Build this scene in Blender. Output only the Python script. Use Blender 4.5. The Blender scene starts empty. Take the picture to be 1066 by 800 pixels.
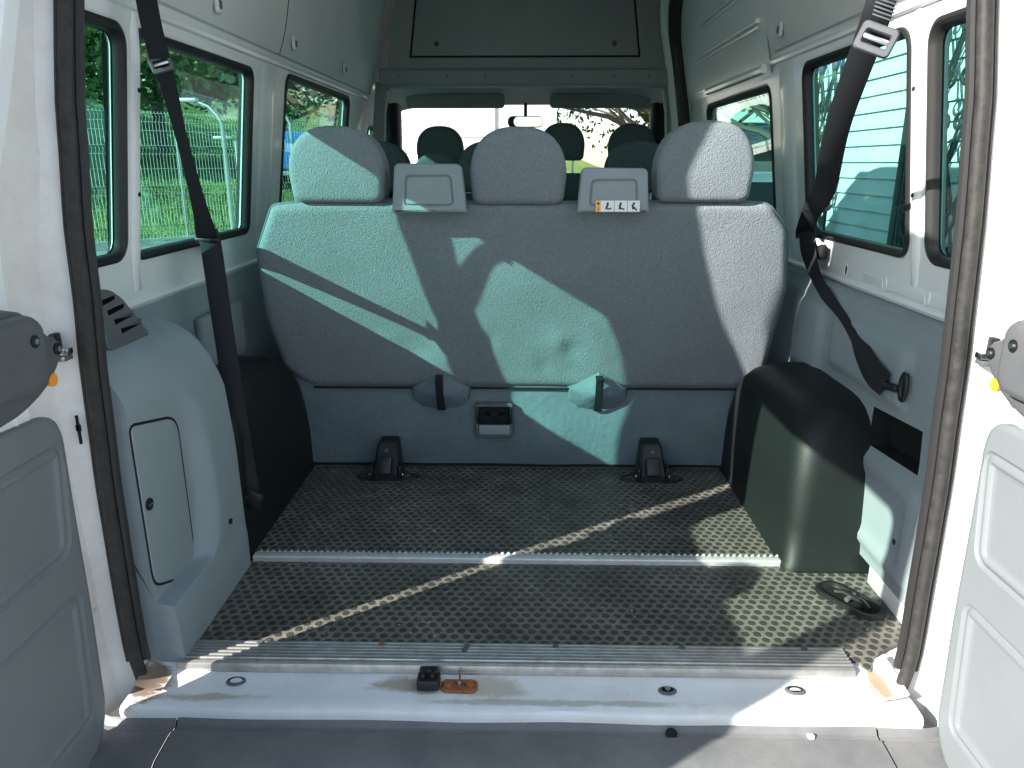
import bpy, bmesh, math, random
from mathutils import Vector, Matrix, geometry, noise
R = math.radians
random.seed(7)
scn = bpy.context.scene
COL = scn.collection

# ------------------------------------------------------------------ camera
cd = bpy.data.cameras.new('camera'); cam = bpy.data.objects.new('camera', cd); COL.objects.link(cam)
cam.location = (.022, -1.317, 1.0)
cam.rotation_euler = (R(90 - 16.6), 0, R(1.1))
cd.sensor_width = 36; cd.lens = 26.0; cd.clip_start = .02; cd.clip_end = 600
scn.camera = cam

# ------------------------------------------------------------------ light
SUN = Vector((1.0, .68, -.63)).normalized()           # the way the light travels
w = bpy.data.worlds.new('World'); scn.world = w; w.use_nodes = True
nt = w.node_tree; nt.nodes.clear()
sky = nt.nodes.new('ShaderNodeTexSky'); sky.sky_type = 'NISHITA'; sky.sun_disc = False
sky.sun_elevation = math.asin(-SUN.z); sky.sun_rotation = math.atan2(-SUN.x, -SUN.y)
sky.air_density = 1.0; sky.dust_density = .6; sky.ozone_density = 1.2
bg = nt.nodes.new('ShaderNodeBackground'); bg.inputs[1].default_value = .10
ow = nt.nodes.new('ShaderNodeOutputWorld')
nt.links.new(sky.outputs[0], bg.inputs[0]); nt.links.new(bg.outputs[0], ow.inputs[0])
sd = bpy.data.lights.new('sun', 'SUN'); sd.energy = 5.0; sd.angle = R(.5); sd.color = (1, .95, .87)
so = bpy.data.objects.new('sun', sd); COL.objects.link(so); so.rotation_euler = SUN.to_track_quat('-Z', 'Y').to_euler()
scn.view_settings.view_transform = 'Standard'; scn.view_settings.look = 'None'
scn.view_settings.exposure = 1.52; scn.view_settings.gamma = 1.0
scn.cycles.max_bounces = 10; scn.cycles.diffuse_bounces = 5; scn.cycles.transparent_max_bounces = 24
scn.cycles.glossy_bounces = 4; scn.cycles.caustics_reflective = False; scn.cycles.caustics_refractive = False

# ------------------------------------------------------------------ materials
MATS = {}
def mat(name, col, rough=.5, spec=.5, metal=0, bump=None, var=None, coat=0, wear=None, sheen=0):
    """bump=(scale, strength, distance)  var=(scale, second colour, amount)  wear=(scale, colour, threshold lo, hi)"""
    m = bpy.data.materials.new(name); m.use_nodes = True
    N = m.node_tree.nodes; L = m.node_tree.links; b = N['Principled BSDF']
    b.inputs['Roughness'].default_value = rough; b.inputs['Specular IOR Level'].default_value = spec
    b.inputs['Metallic'].default_value = metal; b.inputs['Coat Weight'].default_value = coat
    b.inputs['Coat Roughness'].default_value = .08
    if sheen: b.inputs['Sheen Weight'].default_value = sheen
    b.inputs['Base Color'].default_value = (*col, 1)
    tc = N.new('ShaderNodeTexCoord'); src = None
    if var:
        n = N.new('ShaderNodeTexNoise'); n.inputs['Scale'].default_value = var[0]; n.inputs['Detail'].default_value = 6
        n.inputs['Roughness'].default_value = .65
        L.new(tc.outputs['Object'], n.inputs['Vector'])
        r = N.new('ShaderNodeMapRange'); r.inputs[1].default_value = .35; r.inputs[2].default_value = .68
        r.inputs[4].default_value = var[2]; L.new(n.outputs[0], r.inputs[0])
        mx = N.new('ShaderNodeMix'); mx.data_type = 'RGBA'
        mx.inputs[6].default_value = (*col, 1); mx.inputs[7].default_value = (*var[1], 1)
        L.new(r.outputs[0], mx.inputs[0]); src = mx.outputs[2]
        rr_ = N.new('ShaderNodeMapRange'); rr_.inputs[3].default_value = rough - .08; rr_.inputs[4].default_value = min(1, rough + .12)
        L.new(n.outputs[0], rr_.inputs[0]); L.new(rr_.outputs[0], b.inputs['Roughness'])
    if wear:
        n = N.new('ShaderNodeTexNoise'); n.inputs['Scale'].default_value = wear[0]; n.inputs['Detail'].default_value = 9
        n.inputs['Roughness'].default_value = .75; L.new(tc.outputs['Object'], n.inputs['Vector'])
        r = N.new('ShaderNodeMapRange'); r.inputs[1].default_value = wear[2]; r.inputs[2].default_value = wear[3]
        L.new(n.outputs[0], r.inputs[0])
        mx = N.new('ShaderNodeMix'); mx.data_type = 'RGBA'; mx.inputs[7].default_value = (*wear[1], 1)
        if src: L.new(src, mx.inputs[6])
        else: mx.inputs[6].default_value = (*col, 1)
        L.new(r.outputs[0], mx.inputs[0]); src = mx.outputs[2]
    if src: L.new(src, b.inputs['Base Color'])
    if bump:
        n = N.new('ShaderNodeTexNoise'); n.inputs['Scale'].default_value = bump[0]; n.inputs['Detail'].default_value = 3
        L.new(tc.outputs['Object'], n.inputs['Vector'])
        bp = N.new('ShaderNodeBump'); bp.inputs['Strength'].default_value = bump[1]; bp.inputs['Distance'].default_value = bump[2]
        L.new(n.outputs[0], bp.inputs['Height']); L.new(bp.outputs[0], b.inputs['Normal'])
    MATS[name] = m
    return m

def glass(name, tint, rough=0.0, refl=1.0):
    m = bpy.data.materials.new(name); m.use_nodes = True
    N = m.node_tree.nodes; L = m.node_tree.links; N.clear()
    t = N.new('ShaderNodeBsdfTransparent'); t.inputs[0].default_value = (*tint, 1)
    g = N.new('ShaderNodeBsdfGlossy'); g.inputs[0].default_value = (refl, refl, refl, 1); g.inputs['Roughness'].default_value = .02
    lw = N.new('ShaderNodeLayerWeight'); lw.inputs[0].default_value = .5
    pwn = N.new('ShaderNodeMath'); pwn.operation = 'POWER'; pwn.inputs[1].default_value = 5; L.new(lw.outputs['Facing'], pwn.inputs[0])
    f = N.new('ShaderNodeMapRange'); f.inputs[3].default_value = .035; f.inputs[4].default_value = .9; L.new(pwn.outputs[0], f.inputs[0])
    x = N.new('ShaderNodeMixShader'); o = N.new('ShaderNodeOutputMaterial')
    L.new(f.outputs[0], x.inputs[0]); L.new(t.outputs[0], x.inputs[1]); L.new(g.outputs[0], x.inputs[2]); L.new(x.outputs[0], o.inputs[0])
    MATS[name] = m
    return m

paint = mat('white_paint', (.83, .85, .87), .32, .5, coat=.35, var=(5, (.76, .77, .77), .6), wear=(38, (.30, .25, .19), .70, .86))
jambp = mat('grimy_white_paint', (.74, .75, .75), .38, .5, coat=.2, var=(7, (.55, .53, .50), .75), wear=(26, (.22, .17, .12), .62, .80))
def stained(name, base, spots):
    m = mat(name, (.78, .80, .82), .36, .5, coat=.25, var=(6, (.62, .62, .61), .85), wear=(40, (.26, .22, .18), .62, .80))
    N = m.node_tree.nodes; L = m.node_tree.links; b = N['Principled BSDF']; tc = [n for n in N if n.type == 'TEX_COORD'][0]
    src = b.inputs['Base Color'].links[0].from_socket
    nz = N.new('ShaderNodeTexNoise'); nz.inputs['Scale'].default_value = 34; nz.inputs['Detail'].default_value = 7; nz.inputs['Roughness'].default_value = .75
    mp = N.new('ShaderNodeMapping'); mp.inputs['Scale'].default_value = (.45, 1, 1); L.new(tc.outputs['Object'], mp.inputs[0]); L.new(mp.outputs[0], nz.inputs['Vector'])
    for (x, y, z, rx, ry, col, amt) in spots:
        v = N.new('ShaderNodeMapping'); v.vector_type = 'POINT'; v.inputs['Location'].default_value = (-x / rx, -y / ry, 0); v.inputs['Scale'].default_value = (1 / rx, 1 / ry, 0)
        L.new(tc.outputs['Object'], v.inputs[0]); ln = N.new('ShaderNodeVectorMath'); ln.operation = 'LENGTH'; L.new(v.outputs[0], ln.inputs[0])
        a = N.new('ShaderNodeMath'); a.operation = 'MULTIPLY_ADD'; a.inputs[1].default_value = 2.6; a.inputs[2].default_value = -.35; L.new(nz.outputs[0], a.inputs[0])
        d = N.new('ShaderNodeMath'); d.operation = 'SUBTRACT'; L.new(a.outputs[0], d.inputs[0]); L.new(ln.outputs['Value'], d.inputs[1])
        r = N.new('ShaderNodeMapRange'); r.inputs[1].default_value = -.15; r.inputs[2].default_value = .35; r.inputs[4].default_value = amt; L.new(d.outputs[0], r.inputs[0])
        mx = N.new('ShaderNodeMix'); mx.data_type = 'RGBA'; mx.inputs[7].default_value = (*col, 1); L.new(r.outputs[0], mx.inputs[0]); L.new(src, mx.inputs[6]); src = mx.outputs[2]
    L.new(src, b.inputs['Base Color'])
    return m
sillp = stained('sill_paint', None, [(-.20, -.045, 0, .10, .022, (.30, .20, .11), .75), (-.05, -.05, 0, .07, .030, (.42, .36, .26), .7), (.742, -.045, 0, .022, .05, (.30, .16, .07), .85), (-.745, -.05, 0, .045, .06, (.20, .14, .09), .95), (-.62, -.085, 0, .12, .012, (.35, .28, .2), .6), (.1, -.09, 0, .30, .010, (.35, .31, .26), .6)])
rust = mat('rusty_steel', (.20, .075, .035), .85, .2, var=(60, (.34, .15, .06), 1), bump=(160, .5, .002))
trimg = mat('grey_trim_plastic', (.255, .300, .325), .55, .35, var=(3.2, (.225, .265, .288), 1), bump=(420, .16, .001), wear=(34, (.36, .41, .41), .70, .84))
doorcard = mat('door_card_plastic', (.165, .185, .196), .5, .3, var=(3.2, (.148, .166, .176), 1), bump=(420, .16, .001), wear=(34, (.27, .30, .31), .70, .84))
linerg = mat('liner_vinyl', (.66, .68, .675), .7, .25, var=(2.5, (.60, .62, .615), 1), bump=(500, .14, .001))
darkliner = mat('dark_shelf_plastic', (.23, .255, .255), .7, .25, var=(3, (.20, .235, .235), 1), bump=(400, .14, .001))
headl = mat('headliner_cloth', (.62, .62, .58), .9, .1, bump=(300, .15, .001))
fabric = mat('woven_seat_fabric', (.205, .238, .258), .92, .15, sheen=.15, var=(130, (.150, .178, .196), .9), bump=(250, .9, .005), wear=(9, (.25, .28, .29), .62, .85))
plainf = mat('vinyl_seat_skirt', (.125, .162, .182), .62, .3, var=(6, (.10, .132, .15), 1), bump=(45, .5, .006))
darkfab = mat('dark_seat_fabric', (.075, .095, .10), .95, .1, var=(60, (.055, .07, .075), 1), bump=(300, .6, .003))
seatpl = mat('seat_box_plastic', (.24, .275, .30), .5, .35, bump=(420, .12, .001), var=(5, (.205, .24, .262), 1))
blackpl = mat('black_plastic', (.011, .012, .013), .42, .4, bump=(300, .12, .001))
archpl = mat('black_arch_plastic', (.0085, .012, .012), .50, .28, bump=(220, .3, .0015), wear=(70, (.10, .115, .11), .66, .82))
webbing = mat('black_webbing', (.012, .014, .017), .75, .3, bump=(600, .4, .001))
rubber = mat('black_rubber', (.018, .018, .019), .5, .4, bump=(60, .15, .002))
sealm = mat('weathered_door_rubber', (.018, .018, .018), .6, .3, var=(40, (.040, .038, .036), 1), bump=(90, .35, .003))
bumperm = mat('faded_bumper_plastic', (.115, .12, .125), .48, .45, var=(9, (.165, .165, .165), 1), bump=(160, .3, .002), wear=(30, (.25, .235, .21), .68, .82))
alu = mat('aluminium', (.50, .50, .49), .42, .5, metal=.85, var=(30, (.36, .35, .33), 1), bump=(200, .15, .001))
steel = mat('bright_steel', (.55, .55, .54), .25, .5, metal=1)
orange = mat('orange_plastic', (.85, .30, .03), .4, .5)
gapm = mat('dark_gap', (.012, .013, .014), .8, .2)
brackm = mat('dark_grey_plastic', (.085, .09, .10), .5, .4, bump=(260, .14, .001), var=(8, (.11, .115, .12), 1))
stick_w = mat('sticker_white', (.75, .77, .77), .5)
stick_o = mat('sticker_orange', (.85, .42, .10), .5)
stick_k = mat('sticker_black', (.03, .03, .03), .5)
dirtm = mat('dirty_corner', (.26, .19, .12), .9, .2, var=(60, (.10, .075, .055), 1), bump=(120, .5, .003))
tint = glass('green_tinted_glass', (.565, .88, .825))      # two faces of a pane: squared
doorglass = glass('rear_door_glass', (.86, .955, .90))
clear = glass('windscreen_glass', (.93, .96, .955))
mirrorm = mat('mirror_glass', (.8, .85, .82), .03, .5, metal=1)

# floor mat: worn dark studs in staggered rows on dusty rubber
def studs():
    m = bpy.data.materials.new('studded_rubber'); m.use_nodes = True
    N = m.node_tree.nodes; L = m.node_tree.links; b = N['Principled BSDF']
    b.inputs['Specular IOR Level'].default_value = .35
    tc = N.new('ShaderNodeTexCoord')
    def math_(op, a, c=None):
        n = N.new('ShaderNodeMath'); n.operation = op
        for i, v in enumerate((a, c)):
            if v is None: continue
            if isinstance(v, (int, float)): n.inputs[i].default_value = v
            else: L.new(v, n.inputs[i])
        return n.outputs[0]
    wob = N.new('ShaderNodeTexNoise'); wob.inputs['Scale'].default_value = 90; L.new(tc.outputs['Object'], wob.inputs['Vector'])
    sp = N.new('ShaderNodeSeparateXYZ'); L.new(tc.outputs['Object'], sp.inputs[0])
    px, py = .0262, .0420
    def lattice(ox, oy):
        fx = math_('SUBTRACT', math_('FRACT', math_('ADD', math_('DIVIDE', sp.outputs[0], px), ox)), .5)
        fy = math_('SUBTRACT', math_('FRACT', math_('ADD', math_('DIVIDE', sp.outputs[1], py), oy)), .5)
        fx = math_('MULTIPLY', fx, px); fy = math_('MULTIPLY', fy, py)
        return math_('SQRT', math_('ADD', math_('MULTIPLY', fx, fx), math_('MULTIPLY', fy, fy)))
    d = math_('MINIMUM', lattice(.0, .0), lattice(.5, .5))
    d = math_('ADD', d, math_('MULTIPLY', math_('SUBTRACT', wob.outputs[0], .5), .0035))
    mr = N.new('ShaderNodeMapRange'); mr.interpolation_type = 'SMOOTHSTEP'
    mr.inputs[1].default_value = .0102; mr.inputs[2].default_value = .0072; L.new(d, mr.inputs[0])
    n = N.new('ShaderNodeTexNoise'); n.inputs['Scale'].default_value = 5; n.inputs['Detail'].default_value = 8; n.inputs['Roughness'].default_value = .7
    L.new(tc.outputs['Object'], n.inputs['Vector'])
    r = N.new('ShaderNodeMapRange'); r.inputs[1].default_value = .35; r.inputs[2].default_value = .65; L.new(n.outputs[0], r.inputs[0])
    g1 = N.new('ShaderNodeMix'); g1.data_type = 'RGBA'; g1.inputs[6].default_value = (.080, .077, .066, 1); g1.inputs[7].default_value = (.190, .183, .155, 1)
    L.new(r.outputs[0], g1.inputs[0])
    g2 = N.new('ShaderNodeMix'); g2.data_type = 'RGBA'; g2.inputs[6].default_value = (.028, .028, .026, 1); g2.inputs[7].default_value = (.065, .064, .057, 1)
    L.new(r.outputs[0], g2.inputs[0])
    mx = N.new('ShaderNodeMix'); mx.data_type = 'RGBA'
    L.new(mr.outputs[0], mx.inputs[0]); L.new(g1.outputs[2], mx.inputs[6]); L.new(g2.outputs[2], mx.inputs[7])
    # pale scuffs and crumbs of dried paint
    n2 = N.new('ShaderNodeTexNoise'); n2.inputs['Scale'].default_value = 75; n2.inputs['Detail'].default_value = 6; L.new(tc.outputs['Object'], n2.inputs['Vector'])
    n3 = N.new('ShaderNodeTexNoise'); n3.inputs['Scale'].default_value = 4.3; L.new(tc.outputs['Object'], n3.inputs['Vector'])
    s = math_('ADD', n2.outputs[0], math_('MULTIPLY', math_('SUBTRACT', n3.outputs[0], .5), .55))
    r3 = N.new('ShaderNodeMapRange'); r3.inputs[1].default_value = .70; r3.inputs[2].default_value = .76; L.new(s, r3.inputs[0])
    mz = N.new('ShaderNodeMix'); mz.data_type = 'RGBA'; mz.inputs[7].default_value = (.30, .30, .28, 1)
    L.new(r3.outputs[0], mz.inputs[0]); L.new(mx.outputs[2], mz.inputs[6]); L.new(mz.outputs[2], b.inputs['Base Color'])
    rg = N.new('ShaderNodeMapRange'); rg.inputs[3].default_value = .75; rg.inputs[4].default_value = .42; L.new(mr.outputs[0], rg.inputs[0]); L.new(rg.outputs[0], b.inputs['Roughness'])
    bp = N.new('ShaderNodeBump'); bp.inputs['Strength'].default_value = .8; bp.inputs['Distance'].default_value = .002
    L.new(math_('ADD', mr.outputs[0], math_('MULTIPLY', n2.outputs[0], .5)), bp.inputs['Height']); L.new(bp.outputs[0], b.inputs['Normal'])
    return m
studm = studs()

# ------------------------------------------------------------------ mesh helpers
def tag(o, label=None, cat=None, group=None, kind=None):
    if label: o['label'] = label
    if cat: o['category'] = cat
    if group: o['group'] = group
    if kind: o['kind'] = kind
    return o
def empty(name, loc=(0, 0, 0), label=None, cat=None, group=None, rz=0):
    o = bpy.data.objects.new(name, None); COL.objects.link(o); o.location = loc; o.rotation_euler.z = rz
    o.empty_display_size = .1
    return tag(o, label, cat, group)
def copy_tree(o, parent=None):
    c = o.copy(); COL.objects.link(c); c.parent = parent
    for ch in [q for q in bpy.data.objects if q.parent == o]: copy_tree(ch, c)
    return c

class MB:
    def __init__(s): s.v = []; s.f = []; s.m = []; s.mats = []
    def mi(s, mt):
        if mt not in s.mats: s.mats.append(mt)
        return s.mats.index(mt)
    def add(s, verts, faces, mt):
        k = len(s.v); i = s.mi(mt)
        s.v += [tuple(p) for p in verts]; s.f += [tuple(a + k for a in f) for f in faces]; s.m += [i] * len(faces)
        return s
    def box(s, c, d, mt, r=0, seg=2, rot=None):
        bm = bmesh.new(); bmesh.ops.create_cube(bm, size=1)
        for v in bm.verts: v.co = Vector((v.co.x * d[0], v.co.y * d[1], v.co.z * d[2]))
        if r: bmesh.ops.bevel(bm, geom=bm.edges[:], offset=min(r, min(d) * .49), segments=seg, affect='EDGES', profile=.5)
        M = Matrix.Translation(Vector(c)) @ (rot.to_4x4() if rot else Matrix.Identity(4))
        for v in bm.verts: v.co = M @ v.co
        bm.verts.index_update()
        s.add([v.co[:] for v in bm.verts], [[v.index for v in f.verts] for f in bm.faces], mt); bm.free(); return s
    def grid(s, fn, nu, nv, mt, closeu=False):
        V = [fn(i / nu, j / nv) for i in range(nu if closeu else nu + 1) for j in range(nv + 1)]
        F = []; W = nv + 1; n = nu if closeu else nu + 1
        for i in range(nu):
            a = i; b = (i + 1) % n
            for j in range(nv): F.append((a * W + j, b * W + j, b * W + j + 1, a * W + j + 1))
        return s.add(V, F, mt)
    def loft(s, loops, mt, close=True, cap0=False, cap1=False, loopclose=False):
        n = len(loops[0]); V = [p for l in loops for p in l]; F = []
        m = len(loops)
        for i in range(m if loopclose else m - 1):
            a = i * n; b = ((i + 1) % m) * n
            for j in range(n if close else n - 1):
                k = (j + 1) % n; F.append((a + j, a + k, b + k, b + j))
        for flag, base in ((cap0, 0), (cap1, (m - 1) * n)):
            if flag:
                c = sum((Vector(p) for p in V[base:base + n]), Vector()) / n; V.append(tuple(c)); ci = len(V) - 1
                for j in range(n): F.append((base + j, base + (j + 1) % n, ci))
        return s.add(V, F, mt)
    def tube(s, pts, r, mt, n=10, closed=False, cap=True, flat=None, up=None):
        """sweep of a circle, or of a flat strap (flat=(half width, half thickness)) along points"""
        P = [Vector(p) for p in pts]; m = len(P); loops = []; prev = None
        for i in range(m):
            a = P[i - 1] if (i > 0 or closed) else P[0]; b = P[(i + 1) % m] if (i < m - 1 or closed) else P[-1]
            t = (b - a).normalized()
            if up is not None: ref = Vector(up[i]) if isinstance(up, list) else Vector(up)
            else: ref = prev if prev else (Vector((0, 0, 1)) if abs(t.z) < .9 else Vector((0, 1, 0)))
            u = (ref - t * ref.dot(t)).normalized(); v = t.cross(u); prev = u
            rr = r[i] if isinstance(r, (list, tuple)) else r
            if flat:
                hw = flat[0][i] if isinstance(flat[0], list) else flat[0]; th = flat[1]
                loops.append([tuple(P[i] + v * x * hw + u * y * th) for x, y in ((-1, -.5), (-.97, -1), (.97, -1), (1, -.5), (1, .5), (.97, 1), (-.97, 1), (-1, .5))])
            else:
                loops.append([tuple(P[i] + (u * math.cos(q) + v * math.sin(q)) * rr) for q in [2 * math.pi * k / n for k in range(n)]])
        return s.loft(loops, mt, cap0=cap and not closed, cap1=cap and not closed, loopclose=closed)
    def build(s, name, parent=None, smooth=35, mats=None):
        me = bpy.data.meshes.new(name); me.from_pydata(s.v, [], s.f)
        for mt in s.mats: me.materials.append(mt)
        for p, i in zip(me.polygons, s.m): p.material_index = i; p.use_smooth = True
        bm = bmesh.new(); bm.from_mesh(me); bmesh.ops.recalc_face_normals(bm, faces=bm.faces[:]); bm.to_mesh(me); bm.free()
        me.set_sharp_from_angle(angle=R(smooth)); me.update()
        o = bpy.data.objects.new(name, me); COL.objects.link(o); o.parent = parent
        return o

def lerp(a, b, t): return a + (b - a) * t
def pw(x, pts):
    if x <= pts[0][0]: return pts[0][1]
    for (a, b), (c, d) in zip(pts, pts[1:]):
        if x <= c: return lerp(b, d, (x - a) / (c - a))
    return pts[-1][1]
def sm(a, b, x):
    t = max(0, min(1, (x - a) / (b - a))); return t * t * (3 - 2 * t)
def rr(a0, a1, b0, b1, r, n=6, tilt=0):
    """rounded rectangle, list of (a, b)"""
    out = []; rs = r if isinstance(r, (list, tuple)) else (r,) * 4
    for (cx, cy, q, k) in ((a1, b1, 0, 0), (a0, b1, 90, 1), (a0, b0, 180, 2), (a1, b0, 270, 3)):
        rad = rs[k]; ox = cx - rad if q in (0, 270) else cx + rad; oy = cy - rad if q in (0, 90) else cy + rad
        for i in range(n + 1):
            t = R(q + 90 * i / n); out.append((ox + rad * math.cos(t), oy + rad * math.sin(t)))
    if tilt: out = [(a + tilt * (b - b0), b) for a, b in out]
    return out
def off(pts, d):
    """move a closed 2-D loop inwards by d"""
    n = len(pts); A = sum(pts[i][0] * pts[(i + 1) % n][1] - pts[(i + 1) % n][0] * pts[i][1] for i in range(n)); sg = 1 if A > 0 else -1
    out = []
    for i in range(n):
        p0 = Vector(pts[i - 1]); p1 = Vector(pts[i]); p2 = Vector(pts[(i + 1) % n])
        e1 = (p1 - p0); e2 = (p2 - p1)
        e1 = e1.normalized() if e1.length > 1e-9 else e2.normalized(); e2 = e2.normalized() if e2.length > 1e-9 else e1
        nn = Vector((-(e1.y + e2.y), e1.x + e2.x)); nn = nn.normalized() if nn.length > 1e-6 else Vector((-e1.y, e1.x))
        c = max(.5, nn.dot(Vector((-e1.y, e1.x)))); q = p1 + nn * (d * sg / c); out.append((q.x, q.y))
    return out
def resample(pts, step):
    out = []; n = len(pts)
    for i in range(n):
        a = Vector(pts[i]); b = Vector(pts[(i + 1) % n]); k = max(1, round((b - a).length / step))
        for j in range(k): out.append(tuple(a.lerp(b, j / k)))
    return out
def smooth_loop(pts, it=2):
    for _ in range(it):
        q = []
        for i in range(len(pts)):
            a = Vector(pts[i]); b = Vector(pts[(i + 1) % len(pts)]); q += [tuple(a.lerp(b, .25)), tuple(a.lerp(b, .75))]
        pts = q
    return pts
def sheet(mb, outer, holes, fn, mt, cuts_a=(), cuts_b=()):
    """flat polygon with holes in (a, b), cut along a=.. and b=.. lines, then placed by fn(a, b)"""
    loops = [[Vector((a, b, 0)) for a, b in outer]] + [[Vector((a, b, 0)) for a, b in h] for h in holes]
    tris = geometry.tessellate_polygon(loops); V = [p for l in loops for p in l]
    bm = bmesh.new(); vs = [bm.verts.new(p) for p in V]
    for t in tris:
        try: bm.faces.new([vs[i] for i in t])
        except ValueError: pass
    for c in cuts_a: bmesh.ops.bisect_plane(bm, geom=bm.verts[:] + bm.edges[:] + bm.faces[:], plane_co=(c, 0, 0), plane_no=(1, 0, 0))
    for c in cuts_b: bmesh.ops.bisect_plane(bm, geom=bm.verts[:] + bm.edges[:] + bm.faces[:], plane_co=(0, c, 0), plane_no=(0, 1, 0))
    bm.verts.index_update()
    mb.add([fn(v.co.x, v.co.y) for v in bm.verts], [[v.index for v in f.verts] for f in bm.faces], mt); bm.free()
def cushion(mb, outline, r, depth, place, mt, rings=7, inner=6, dome=.0, wob=0, seed=0, backcap=True):
    """padded panel: outline in (a, b); place(a, b, h) with h the height off the back plane; rounded edge of radius r"""
    L = []; n = len(outline); ca = sum(p[0] for p in outline) / n; cb = sum(p[1] for p in outline) / n
    base = off(outline, r * .6)
    if backcap: L.append([place(a, b, 0) for a, b in base])
    L.append([place(a, b, 0) for a, b in off(outline, r * .12)])
    for i in range(rings + 1):
        t = math.pi / 2 * i / rings
        lp = off(outline, r * (1 - math.cos(t))); h = depth - r + r * math.sin(t)
        L.append([place(a, b, h) for a, b in lp])
    last = off(outline, r)
    for i in range(1, inner + 1):
        k = 1 - i / (inner + .35)
        lp = [(ca + (a - ca) * k, cb + (b - cb) * k) for a, b in last]; ring = []
        for a, b in lp:
            h = depth + dome * (1 - k * k)
            if wob: h += wob * noise.noise(Vector((a * 7 + seed, b * 7, seed * 3.1))) * min(1, i / 2)
            ring.append(place(a, b, h))
        L.append(ring)
    mb.loft(L, mt, cap0=backcap, cap1=True)

# ------------------------------------------------------------------ the van's section
CX = .01
def HW(z): return pw(z, [(-.2, .92), (.55, .94), (.76, .94), (1.31, .862), (1.36, .85), (1.9, .74)])        # inner skin half width
def HS(z): return pw(z, [(-.07, .765), (.0, .774), (.25, .776), (.5, .770), (.8, .758), (.96, .753), (1.1, .748), (1.24, .745), (1.4, .735), (1.7, .695), (1.9, .64)])   # seal half width
def YS(z): return pw(z, [(0, -.032), (.7, -.032), (.9, -.022), (1.1, .0), (1.24, .03), (1.4, .06), (1.7, .09), (1.95, .12)])
def DI(z): return pw(z, [(-.2, .806), (.8, .806), (.985, .795), (1.24, .752), (1.4, .738), (1.9, .68)])        # open door inner face
def YE(z): return pw(z, [(-.2, -.180), (.9, -.178), (1.1, -.125), (1.33, -.080), (1.5, -.100), (1.7, -.165), (1.9, -.185)])     # its hinge edge
ZR = 1.93

van = empty('van', (0, .9, -.62), 'white high-roof van seen from behind with both rear doors standing open', 'van')
VL = Vector((0, .9, -.62))
def part(mb, name, parent=None, smooth=35, label=None):
    """a part of the van (mesh in world coordinates)"""
    par = parent or van
    o = mb.build(name, None, smooth); o.parent = par
    o.matrix_parent_inverse = Matrix.Translation(-VL)
    if parent is not None: o.matrix_parent_inverse = Matrix.Identity(4)
    if label: o['label'] = label
    return o

WIN = {-1: [(.12, .430, .785, 1.285, .045), (.484, 1.238, .777, 1.287, .034), (1.56, 2.56, .777, 1.310, .05)],
       1: [(.12, .42, .785, 1.285, .045), (.510, 1.175, .782, 1.292, .045), (1.50, 2.46, .80, 1.262, .05)]}
FW = {-1: (3.04, 3.36, .80, 1.20, .06), 1: (3.04, 3.36, .80, 1.20, .06)}
def TL(y0): return -.035 if abs(y0 - .484) < .002 else 0   # cab door windows

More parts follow.
